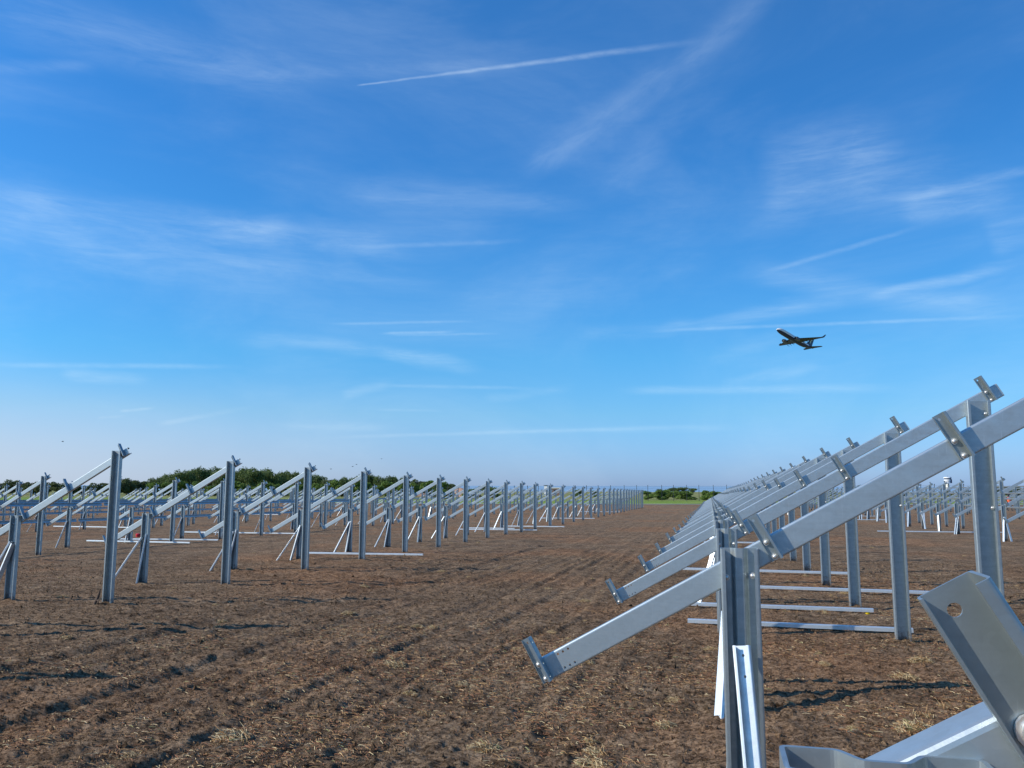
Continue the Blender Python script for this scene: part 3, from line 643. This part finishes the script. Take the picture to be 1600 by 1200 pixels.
# ------------------------------------------------------------------ straw
def blades(n, px, py, pz, lmin, lmax, wd_, lift, r2, mats):
    """n bent strips; px,py,pz arrays of centres"""
    a = r2.uniform(0, math.pi * 2, n); L = r2.uniform(lmin, lmax, n); cx, sy = np.cos(a), np.sin(a); bend = r2.uniform(-.35, .35, n)
    wv = r2.uniform(.7, 1.5, n) * wd_; rise = np.abs(r2.normal(0, lift, n)); V = np.zeros((n, 6, 3))
    for k, s in enumerate((-.5, 0, .5)):
        ox = cx * L * s + (-sy) * bend * L * (.25 - s * s); oy = sy * L * s + cx * bend * L * (.25 - s * s)
        z = pz + .006 + rise * (L / .08) * (.5 - s if k < 2 else 0) * .8 + (.004 if k == 1 else 0)
        for q, sg in enumerate((-1, 1)):
            V[:, k * 2 + q, 0] = px + ox - sy * wv * sg / 2; V[:, k * 2 + q, 1] = py + oy + cx * wv * sg / 2; V[:, k * 2 + q, 2] = z + (.002 if sg > 0 else 0)
    base = np.arange(n)[:, None] * 6
    Fq = np.concatenate([base + np.array([0, 1, 3, 2]), base + np.array([2, 3, 5, 4])], 1).reshape(-1, 4)
    me = bpy.data.meshes.new('straw'); me.vertices.add(n * 6); me.vertices.foreach_set('co', V.ravel())
    me.loops.add(Fq.size); me.loops.foreach_set('vertex_index', Fq.ravel().astype(np.int32)); me.polygons.add(len(Fq))
    me.polygons.foreach_set('loop_start', np.arange(0, Fq.size, 4)); me.polygons.foreach_set('loop_total', np.full(len(Fq), 4))
    me.update(calc_edges=True)
    for mm in M_straw: me.materials.append(mm)
    me.polygons.foreach_set('material_index', np.repeat(r2.choice(4, n, p=mats), 2).astype(np.int32)); return me
N = 600000
th = np.radians(rng.uniform(-48, 22, N)); rad = 2.0 + 26.0 * rng.uniform(0, 1, N) ** 1.6
px, py = rad * np.sin(th), rad * np.cos(th)
dens = vnoise(px * 1.1, py * 1.1, 31) + vnoise(px * 3.3, py * 3.3, 32) * .8 + vnoise(px * .35, py * .35, 33) * .9 + np.clip((px + 6) / 14, 0, .4)
keep = (dens > rng.uniform(.08, 1.6, N) + np.clip((rad - 8) / 30, 0, .5)); px, py = px[keep], py[keep]
pz = np.interp(py, KY, KZ) + .0058 * px + relief(px, py)
me = blades(len(px), px, py, pz, .010, .060, .0024, .006, rng, [.12, .36, .49, .03]); me.name = 'dry_straw'
tag(link('dry_straw', me), 'loose dry straw and root fibres scattered over the brown soil', 'straw', None, 'stuff')
# crumbs of soil: small irregular lumps with real shadows
N = 150000
th = np.radians(rng.uniform(-48, 22, N)); rad = 2.0 + 22.0 * rng.uniform(0, 1, N) ** 1.5
cx_, cy_ = rad * np.sin(th), rad * np.cos(th)
cz_ = np.interp(cy_, KY, KZ) + .0058 * cx_ + relief(cx_, cy_)
sz = rng.uniform(.0035, .010, N) * (1 + (rng.uniform(0, 1, N) > .97) * 1.6) * (1 + rad / 30)
T4 = np.array([[1, 0, -.3], [-.5, .87, -.3], [-.5, -.87, -.3], [0, 0, .9]])
V = T4[None] + rng.normal(0, .28, (N, 4, 3)); a_ = rng.uniform(0, 6.283, N); ca_, sa_ = np.cos(a_)[:, None], np.sin(a_)[:, None]
V = np.stack([V[..., 0] * ca_ - V[..., 1] * sa_, V[..., 0] * sa_ + V[..., 1] * ca_, V[..., 2]], -1) * sz[:, None, None] + np.stack([cx_, cy_, cz_], -1)[:, None]
Fq = (np.arange(N)[:, None] * 4 + np.array([0, 1, 3, 1, 2, 3, 2, 0, 3])).reshape(-1).astype(np.int32)
me = bpy.data.meshes.new('soil_crumbs'); me.vertices.add(N * 4); me.vertices.foreach_set('co', V.ravel())
me.loops.add(Fq.size); me.loops.foreach_set('vertex_index', Fq); me.polygons.add(N * 3)
me.polygons.foreach_set('loop_start', np.arange(0, Fq.size, 3)); me.polygons.foreach_set('loop_total', np.full(N * 3, 3)); me.update(calc_edges=True)
me.materials.append(M_ground)
tag(link('soil_crumbs', me), 'small brown crumbs and clods of soil lying loose over the field', 'soil', None, 'stuff')
def clump_mesh(seed, r, n, up, pale):
    r2 = np.random.default_rng(seed); a = r2.uniform(0, 6.283, n); q = r * np.sqrt(r2.uniform(0, 1, n))
    x, y = q * np.cos(a) * 1.3, q * np.sin(a); z = (1 - (q / r) ** 2) * r * .42 * r2.uniform(.2, 1, n)
    return blades(n, x, y, z, .03, .10, .003, up, r2, [.45, .40, .12, .03] if pale else [.3, .45, .2, .05])
CM = [clump_mesh(k, .12, 420, .02, True) for k in range(3)] + [clump_mesh(7, .10, 160, .06, False)]
CL = [(-2.98, 7.5, 0, 1.0), (-3.1, 4.95, 1, 1.1), (-1.42, 5.1, 2, .8), (1.62, 8.0, 0, .9), (1.43, 6.6, 3, 1.0), (1.30, 6.2, 1, 1.1), (-.7, 4.9, 2, .9), (-1.0, 4.55, 0, .8), (.62, 5.0, 1, .8), (.75, 4.7, 3, .9),
      (1.95, 8.9, 2, .9), (1.66, 6.9, 3, .8), (-.05, 9.0, 0, .6), (-2.1, 5.9, 3, .8), (-.35, 5.9, 2, .7), (-.15, 4.6, 3, 1.0), (-4.9, 10.6, 0, .8), (-3.6, 9.8, 1, .7), (-2.0, 13.2, 0, .8), (1.5, 12.5, 1, .7), (2.2, 15.2, 0, .7), (-6.4, 14.5, 2, .8), (-5.9, 17.6, 0, .8), (-1.2, 7.9, 2, .6)]
r3 = random.Random(21)
for _ in range(75):
    b0 = R_(r3.uniform(-44, 20)); d0 = 4.5 + 26 * r3.random() ** 1.3
    CL.append((d0 * math.sin(b0), d0 * math.cos(b0), r3.choice([0, 1, 2]), r3.uniform(.25, .6) * (1 + d0 / 60)))
for x, y, k, s in CL:
    o = link('straw_clump', CM[k], None, (x, y, relz(x, y) - .005), (0, 0, random.uniform(0, 6))); s *= .62 if k == 3 else .85; o.scale = (s, s, s)
    tag(o, 'small spiky tuft of dry grass on the brown soil' if k == 3 else 'small pale heap of dry straw on the brown soil', 'straw clump', 'spiky grass tufts on the soil' if k == 3 else 'pale straw heaps on the soil')

# ------------------------------------------------------------------ trees and bushes
def crown(seed, mt, tall=1.0, leaf=.30, n=5200):
    """leaf clusters filling an uneven crown of height 1 and half-width about .55"""
    r2 = np.random.default_rng(seed); k = 16
    ca = r2.uniform(0, 6.283, k); cr = r2.uniform(.05, .42, k); cz = r2.uniform(.18, .86, k)
    cr *= np.sqrt(np.clip(1.15 - ((cz - .45) / .55) ** 2, .05, 1)); rad = r2.uniform(.13, .25, k)
    w_ = rad ** 2; which = r2.choice(k, n, p=w_ / w_.sum())
    d = r2.normal(0, 1, (n, 3)); d /= np.linalg.norm(d, axis=1)[:, None]; q = rad[which] * r2.uniform(.35, 1, n) ** .45
    lump = 1 + .25 * np.sin(d[:, 0] * 7 + which) * np.cos(d[:, 2] * 6)
    c = np.stack([cr[which] * np.cos(ca[which]) * 1.15, cr[which] * np.sin(ca[which]), cz[which]], 1) + d * (q * lump)[:, None] * np.array([1.1, 1.0, .85])
    c[:, 2] = np.clip(c[:, 2], .02, 1.05)
    e1 = r2.normal(0, 1, (n, 3)) + d * .3; e1 /= np.linalg.norm(e1, axis=1)[:, None]; e2 = np.cross(e1, r2.normal(0, 1, (n, 3))); e2 /= np.linalg.norm(e2, axis=1)[:, None]
    s = (leaf * r2.uniform(.5, 1.2, n) / 10)[:, None]
    V = np.stack([c - e1 * s, c + e2 * s * .6, c + e1 * s, c - e2 * s * .6], 1)
    me = bpy.data.meshes.new('crown'); me.vertices.add(n * 4); me.vertices.foreach_set('co', V.ravel())
    me.loops.add(n * 4); me.loops.foreach_set('vertex_index', np.arange(n * 4, dtype=np.int32)); me.polygons.add(n)
    me.polygons.foreach_set('loop_start', np.arange(0, n * 4, 4)); me.polygons.foreach_set('loop_total', np.full(n, 4))
    me.update(calc_edges=True); me.materials.append(mt); return me
def trunk(seed):
    r2 = random.Random(seed); mb = MB(); mb.add(tube([(0, 0, -.03), (.01, 0, .15), (.02, .01, .35), (0, 0, .6)], [.035, .028, .02, .008], 7))
    for k in range(6):
        a = r2.uniform(0, 6.28); z = r2.uniform(.15, .45); L = r2.uniform(.18, .35)
        mb.add(tube([(.015, 0, z), (math.cos(a) * L * .5, math.sin(a) * L * .5, z + .12), (math.cos(a) * L, math.sin(a) * L, z + .28)], [.014, .009, .004], 5))
    return mb.mesh('trunk', M_bark, 40)
CRN = {0: [crown(s, M_leafA) for s in (1, 2, 3)], 1: [crown(s, M_leafB, leaf=.4) for s in (4, 5)], 2: [crown(s, M_leafC, leaf=.45) for s in (6, 7, 8)]}
TRK = [trunk(1), trunk(2)]
KL = {0: 'tall dark green tree in the line of trees beyond the meadow', 1: 'low olive green tree in the hedge beyond the meadow', 2: 'low bright green tree in front of the tall line of trees'}
def plant(name, x, y, z, H, k, label, cat, group, wide):
    e = empty(name, (x, y, z - .1), random.uniform(0, 6.28)); tag(e, label, cat, group)
    c = link('crown', random.choice(CRN[k]), e); c.scale = (H * wide, H * wide, H)
    tk = link('trunk', random.choice(TRK), e); tk.scale = (H, H, H)
for x, y, z, H, k in TREES:
    plant('deciduous_tree', x, y, z, H, k, KL[k], 'tree', {0: 'tall trees beyond the meadow', 1: 'low trees in the hedge beyond the meadow', 2: 'low trees before the tall line'}[k], random.uniform(.62, .8) if k == 0 else random.uniform(.9, 1.3))
for x, y, z, H, k in BUSHES:
    side = 'right' if x > 20 else ('left' if x < -25 else 'centre')
    lab = {2: 'bushy green shrub growing in the rough grass beyond the track end', 0: 'small dark round shrub near the sea beyond the rough grass', 1: 'green bush rising behind the frames on the right'}[k]
    if side == 'left': lab = 'green shrub standing beyond the far end of the left rows'
    if side == 'right' and k == 2: lab = 'low shrub glimpsed between the posts on the right'
    plant('shrub', x, y, z, H, k, lab, 'shrub', lab.replace('shrub', 'shrubs').replace('bush ', 'bushes '), random.uniform(1.3, 2.0))

# ------------------------------------------------------------------ far fence, buildings, tower
fe = empty('perimeter_fence', (0, 172, gz(0, 172))); tag(fe, 'thin dark post and wire fence beyond the grass, in front of the sea', 'fence')
mb = MB(); mb.box(-.045, .045, -.045, .045, -.3, 3.3); mb.box(-.045, .045, -.25, .0, 3.1, 3.3); pm = mb.mesh('fence_post', M_fence)
for k in range(44):
    link('fence_post', pm, fe, (-62 + k * 2.6 + random.uniform(-.2, .2), 0, 0.0058 * (-62 + k * 2.6)))
mb = MB()
for z in (.3, .9, 1.5, 2.1, 2.6, 3.0):
    mb.add(tube([(-62, 0, z - .36), (50, 0, z + .29)], [.012, .012], 4))
link('fence_wire', mb.mesh('fence_wire', M_fence), fe)
# control tower
tw = empty('control_tower', (TOWER[0], TOWER[1], TOWER[2] - 5.1), 0); tw.scale = (.6, .6, .8); tag(tw, 'white and cream airport control tower with a wide ringed cab on the horizon', 'tower')
k_ = 1.0
mb = MB(); mb.lathe([(3.1, -6), (3.0, 12.5), (2.7, 15.0), (2.7, 17), (0, 17)], 20); link('shaft', mb.mesh('shaft', M_cream, 40), tw)
mb = MB(); mb.lathe([(0, 14.9), (3.2, 14.9), (5.2, 16.4), (5.2, 17.6), (4.4, 17.8), (0, 17.8)], 28); link('lower_ring', mb.mesh('lower_ring', M_white, 40), tw)
mb = MB(); mb.lathe([(4.9, 17.8), (4.9, 18.6)], 28); link('window_band', mb.mesh('window_band', M_glass, 40), tw)
mb = MB(); mb.lathe([(0, 18.6), (5.6, 18.6), (5.6, 20.2), (4.6, 20.4), (0, 20.4)], 28); link('upper_ring', mb.mesh('upper_ring', M_white, 40), tw)
mb = MB(); mb.lathe([(4.6, 20.4), (5.3, 22.2)], 28); link('window_band', mb.mesh('window_band', M_glass, 40), tw)
mb = MB(); mb.lathe([(0, 22.2), (6.1, 22.2), (6.1, 23.2), (5.6, 23.6), (0, 23.9)], 28); link('roof', mb.mesh('roof', M_white, 40), tw)
mb = MB(); mb.box(4.6, 7.6, -1.6, 1.6, 15.4, 20.6); mb.box(4.9, 6.9, -1.2, 1.2, 20.6, 23.8); link('shade_block', mb.mesh('shade_block', M_navy), tw)  # navy block added to paint in the shaded right-hand side of the tower
mb = MB(); mb.add(tube([(1, 0, 23.7), (1, 0, 26)], [.12, .06], 6)); link('antenna', mb.mesh('antenna', M_grey), tw)
# far buildings at the end of the left row
h1 = empty('white_hut', (HUT[0], HUT[1], gz(HUT[0], HUT[1]))); tag(h1, 'small white upright hut on the horizon behind the first left row', 'hut')
mb = MB(); mb.box(-.55, .55, -.6, .6, 0, 3.6); link('wall', mb.mesh('wall', M_white), h1)
mb = MB(); mb.box(-.7, .7, -.75, .75, 3.6, 3.8); link('roof', mb.mesh('roof', M_grey), h1)
h2 = empty('brown_shed', (SHED[0], SHED[1], gz(SHED[0], SHED[1]))); tag(h2, 'low brown shed with a pale flat roof beside the white hut', 'shed')
mb = MB(); mb.box(-1.8, 1.8, -1, 1, 0, 2.6); link('wall', mb.mesh('wall', M_brown), h2)
mb = MB(); mb.box(-2.1, 2.1, -1.2, 1.2, 2.6, 2.9); link('roof', mb.mesh('roof', M_cream), h2)
mb = MB(); mb.box(-.5, .4, -1.05, -1.0, .1, 2.1); link('door', mb.mesh('door', M_dark), h2)
# bare reddish earth bank
vs, fs = [], []
for i in range(25):
    for j in range(7):
        u, v = i / 24, j / 6; bx = -93 + u * 22; hgt = 2.5 * math.sin(math.pi * v) * math.sin(math.pi * min(max(u, .02), .98)) ** .5
        vs.append((bx, 246 + v * 7 + 1.5 * math.sin(u * 5), gz(bx, 250) - .2 + hgt * (1 + .35 * math.sin(u * 17 + v * 4))))
for i in range(24):
    for j in range(6): fs.append((i * 7 + j, (i + 1) * 7 + j, (i + 1) * 7 + j + 1, i * 7 + j + 1))
tag(link('earth_bank', mesh('earth_bank', vs, fs, M_earth, 60)), kind='structure')

# ------------------------------------------------------------------ airliner
pl = bpy.data.objects.new('airliner', None); C.objects.link(pl); pl.empty_display_size = 1
ax, bx, cx = Vector(PA), Vector(PB), Vector(PC); pp = Vector(PLANE)
pl.matrix_world = Matrix(((ax.x, bx.x, cx.x, pp.x), (ax.y, bx.y, cx.y, pp.y), (ax.z, bx.z, cx.z, pp.z), (0, 0, 0, 1)))
tag(pl, 'dark blue and white twin-engine airliner climbing nose up to the left', 'airplane')
# local x: nose -> tail, y: wing, z: up ; origin mid fuselage
PX = [(-19.5, .05, -.3), (-19.2, .45, -.28), (-18.4, 1.0, -.2), (-17.2, 1.45, -.08), (-15.5, 1.8, 0), (-13.0, 1.98, 0), (6, 1.98, 0), (9.5, 1.8, .15), (13, 1.3, .55), (16.5, .75, .95), (19.3, .25, 1.25), (19.5, .05, 1.28)]
vs, fs, fm = [], [], []
sg = 24
for x, r, z in PX:
    for j in range(sg): a = 2 * math.pi * j / sg; vs.append((x, r * math.cos(a), z + r * math.sin(a)))
for i in range(len(PX) - 1):
    for j in range(sg):
        fs.append((i * sg + j, i * sg + (j + 1) % sg, (i + 1) * sg + (j + 1) % sg, (i + 1) * sg + j))
        a = 2 * math.pi * (j + .5) / sg; x = PX[i][0]
        s = math.sin(a); fm.append(0 if (s > -.15 and x < 6) or (s > .05 and x < 13) or i < 1 else 1)
link('fuselage', mesh('fuselage', vs, fs, [M_white, M_navy], 50, fm), pl)
def wing(name, root, tip, rc, tc_, th_, mt, upz=False):
    """tapered, swept surface; root/tip = leading edge points, chords along +x"""
    vs = []
    for (x, y, z), c, t_ in ((root, rc, th_), (tip, tc_, th_ * .5)):
        for u, h in ((0, 0), (.3, .5), (.7, .35), (1, 0), (.7, -.25), (.3, -.4)):
            vs.append((x + u * c, y + (h * t_ * rc if upz else 0), z + (0 if upz else h * t_ * rc)))
    fs = [(i, (i + 1) % 6, 6 + (i + 1) % 6, 6 + i) for i in range(6)] + [(5, 4, 3, 2, 1, 0), (6, 7, 8, 9, 10, 11)]
    return link(name, fixn(mesh(name, vs, fs, mt)), pl)
for s in (-1, 1):
    wg = wing('wing', (-4.5, s * 1.2, -1.1), (4.3, s * 16.6, .75), 7.6, 1.7, .09, M_grey)
    v = [(4.3, s * 16.6, .75), (6.0, s * 16.6, .75), (5.4, s * 17.1, 1.5), (7.0, s * 17.1, 1.5), (6.9, s * 17.6, 3.3), (7.7, s * 17.6, 3.3)]
    vs = [Vector(q) + Vector((0, s * .06, 0)) for q in v] + [Vector(q) - Vector((0, s * .06, 0)) for q in v]
    fs = [(0, 1, 3, 2), (2, 3, 5, 4), (6, 8, 9, 7), (8, 10, 11, 9), (0, 2, 8, 6), (2, 4, 10, 8), (1, 7, 9, 3), (3, 9, 11, 5), (4, 5, 11, 10), (0, 6, 7, 1)]
    o = link('winglet', mesh('winglet', vs, fs, M_navy), wg)
    e = empty('engine', (-3.9, s * 4.9, -2.05)); e.parent = pl
    Mx = Matrix.Rotation(math.pi / 2, 4, 'Y')
    mb = MB(); mb.lathe([(.95, -2.2), (1.08, -2.0), (1.12, -1.0), (1.0, .8), (.75, 1.9)], 20, 0, Mx); en = link('nacelle', mb.mesh('nacelle', M_nac, 50), e)
    mb = MB(); mb.lathe([(.0, -1.6), (.95, -1.7)], 20, 0, Mx); mb.lathe([(.7, 1.7), (.0, 2.9)], 16, 0, Mx); link('fan', mb.mesh('fan', M_black, 50), e)
    mb = MB(); mb.box(-.8, 2.6, -.15, .15, .9, 1.6); link('pylon', mb.mesh('pylon', M_grey), e)
    for k in range(3):
        mb = MB(); mb.add(tube([(2.2 + k * 1.0, s * (4 + k * 2.6), -1.0 + k * .15), (4.6 + k * .9, s * (4 + k * 2.6), -1.1 + k * .2)], [.2, .08], 6)); link('flap_fairing', mb.mesh('flap_fairing', M_grey), wg)
    wing('stabilizer', (14.6, s * .6, .9), (18.3, s * 7.1, 1.5), 3.9, 1.5, .08, M_grey)
wing('tail_fin', (11.6, 0, 1.9), (17.3, 0, 8.6), 6.2, 2.3, .06, M_navy, True)
for s in (-1, 1):    # pale stylised figure on the fin
    y = s * .22
    pts = [(14.9, 3.3), (15.5, 3.2), (15.9, 4.2), (16.5, 5.6), (17.4, 6.5), (16.6, 6.6), (15.7, 5.9), (15.3, 5.0)]
    vs = [(x, y, z) for x, z in pts] + [(x, y + s * .03, z) for x, z in pts]
    n = len(pts); fs = [tuple(range(n)), tuple(range(2 * n - 1, n - 1, -1))] + [(i, (i + 1) % n, n + (i + 1) % n, n + i) for i in range(n)]
    link('tail_emblem', mesh('tail_emblem', vs, fs, M_gold), pl)

# ------------------------------------------------------------------ person in an orange vest
def skin_body(pts, edges, rad, mt, name):
    me = bpy.data.meshes.new(name); me.from_pydata(pts, edges, [])
    o = bpy.data.objects.new(name, me); C.objects.link(o)
    md = o.modifiers.new('s', 'SKIN'); o.modifiers.new('d', 'SUBSURF').levels = 1
    for i, r in enumerate(rad): me.skin_vertices[0].data[i].radius = (r, r * .85)
    me.skin_vertices[0].data[0].use_root = True
    bpy.context.view_layer.update(); dg = bpy.context.evaluated_depsgraph_get()
    res = bpy.data.meshes.new_from_object(o.evaluated_get(dg)); bpy.data.objects.remove(o); res.name = name
    res.materials.clear(); res.materials.append(mt); return res
wx, wy = 30.3, 95.3
per = empty('person', (wx, wy, gz(wx, wy)), .3); tag(per, 'worker in an orange vest and dark trousers walking between the far right rows', 'person')
J = [(0, 0, .95), (0, 0, 1.15), (0, 0, 1.40), (0, 0, 1.52), (0, 0, 1.66), (0, 0, 1.76), (-.19, 0, 1.42), (-.26, .04, 1.14), (-.24, -.1, .90), (.19, 0, 1.42), (.26, -.04, 1.14), (.25, .08, .90),
     (-.10, 0, .90), (-.12, .12, .50), (-.12, .10, .08), (-.12, -.06, .03), (.10, 0, .90), (.12, -.14, .50), (.12, -.22, .08), (.12, -.36, .04)]
E_ = [(0, 1), (1, 2), (2, 3), (3, 4), (4, 5), (2, 6), (6, 7), (7, 8), (2, 9), (9, 10), (10, 11), (0, 12), (12, 13), (13, 14), (14, 15), (0, 16), (16, 17), (17, 18), (18, 19)]
RD = [.15, .14, .15, .055, .10, .07, .07, .05, .035, .07, .05, .035, .095, .065, .045, .04, .095, .065, .045, .04]
body = skin_body(J, E_, RD, M_dark, 'body'); link('body', body, per)
mb = MB(); mb.lathe([(.0, 1.5), (.10, 1.48), (.235, 1.42), (.225, 1.2), (.215, .95), (.20, .90)], 14, 0, Matrix.Diagonal((1, .8, 1, 1))); link('vest', mb.mesh('vest', M_orange, 50), per)
mb = MB(); mb.lathe([(.0, 1.80), (.09, 1.78), (.125, 1.70), (.12, 1.66)], 12); link('hair', mb.mesh('hair', M_dark, 50), per)

# ------------------------------------------------------------------ small things
def cap_thing(name, x, y, r, h, mt, label, cat, z=None):
    mb = MB(); mb.lathe([(0, h), (r * .7, h), (r, h * .82), (r * .92, 0), (0, 0)], 14); mb.lathe([(r * 1.08, h * .55), (r * 1.08, h * .7), (r * .95, h * .72)], 14)
    tag(link(name, mb.mesh(name, mt, 40), None, (x, y, (relz(x, y) if z is None else z))), label, cat)
cap_thing('red_bucket', -24.07, 30.6, .10, .15, M_red, 'small red bucket on the soil between the left rows', 'bucket')
cap_thing('yellow_cap', 2.09, 12.5, .035, .03, M_yellow, 'small yellow plastic cap at the foot of a rear post', 'cap')
for x, y, s, lab in ((6.6, 74, .5, 'upright white sack standing on the soil beyond the near right row'), (12.9, 66, .32, 'white bundle standing among the frames of the second right row')):
    mb = MB(); mb.lathe([(0, 1.25), (.16, 1.2), (.3, 1.0), (.33, .5), (.3, .05), (0, 0)], 10, 0, Matrix.Scale(s * 1.6, 4)); tag(link('white_sack', mb.mesh('white_sack', M_white, 50), None, (x, y, gz(x, y))), lab, 'sack')
# crooked root at the foot of the nearest post on the left
x, y = -8.965, 10.66; z = relz(x, y) + .01
mb = MB(); mb.add(tube([(-.035, -.10, -.03), (-.03, -.05, .05), (-.015, -.03, .13), (.0, -.03, .20)], [.022, .02, .016, .008], 7)); mb.add(tube([(-.03, -.05, .04), (.03, -.10, .04), (.08, -.14, -.01)], [.014, .01, .006], 6))
tag(link('root_stub', mb.mesh('root_stub', M_wood, 60), None, (x, y, z)), 'crooked brown root stub against the foot of the nearest left rear post', 'root')
for bx_, by_, bz_ in BIRDS:
    mb = MB(); mb.add(tube([(-.16, 0, 0), (0, 0, .02), (.18, 0, 0)], [.02, .055, .012], 8))
    for s in (-1, 1): mb.add(([(-.06, 0, .02), (.08, 0, .02), (.02, s * .22, .10), (-.06, s * .2, .10), (-.0, s * .42, .02)], [(0, 1, 2, 3), (3, 2, 4)]))
    tag(link('bird', mb.mesh('bird', M_dark, 60), None, (bx_, by_, bz_), (0, 0, random.uniform(0, 6))), 'tiny dark bird flying over the trees on the left', 'bird', 'birds over the trees')
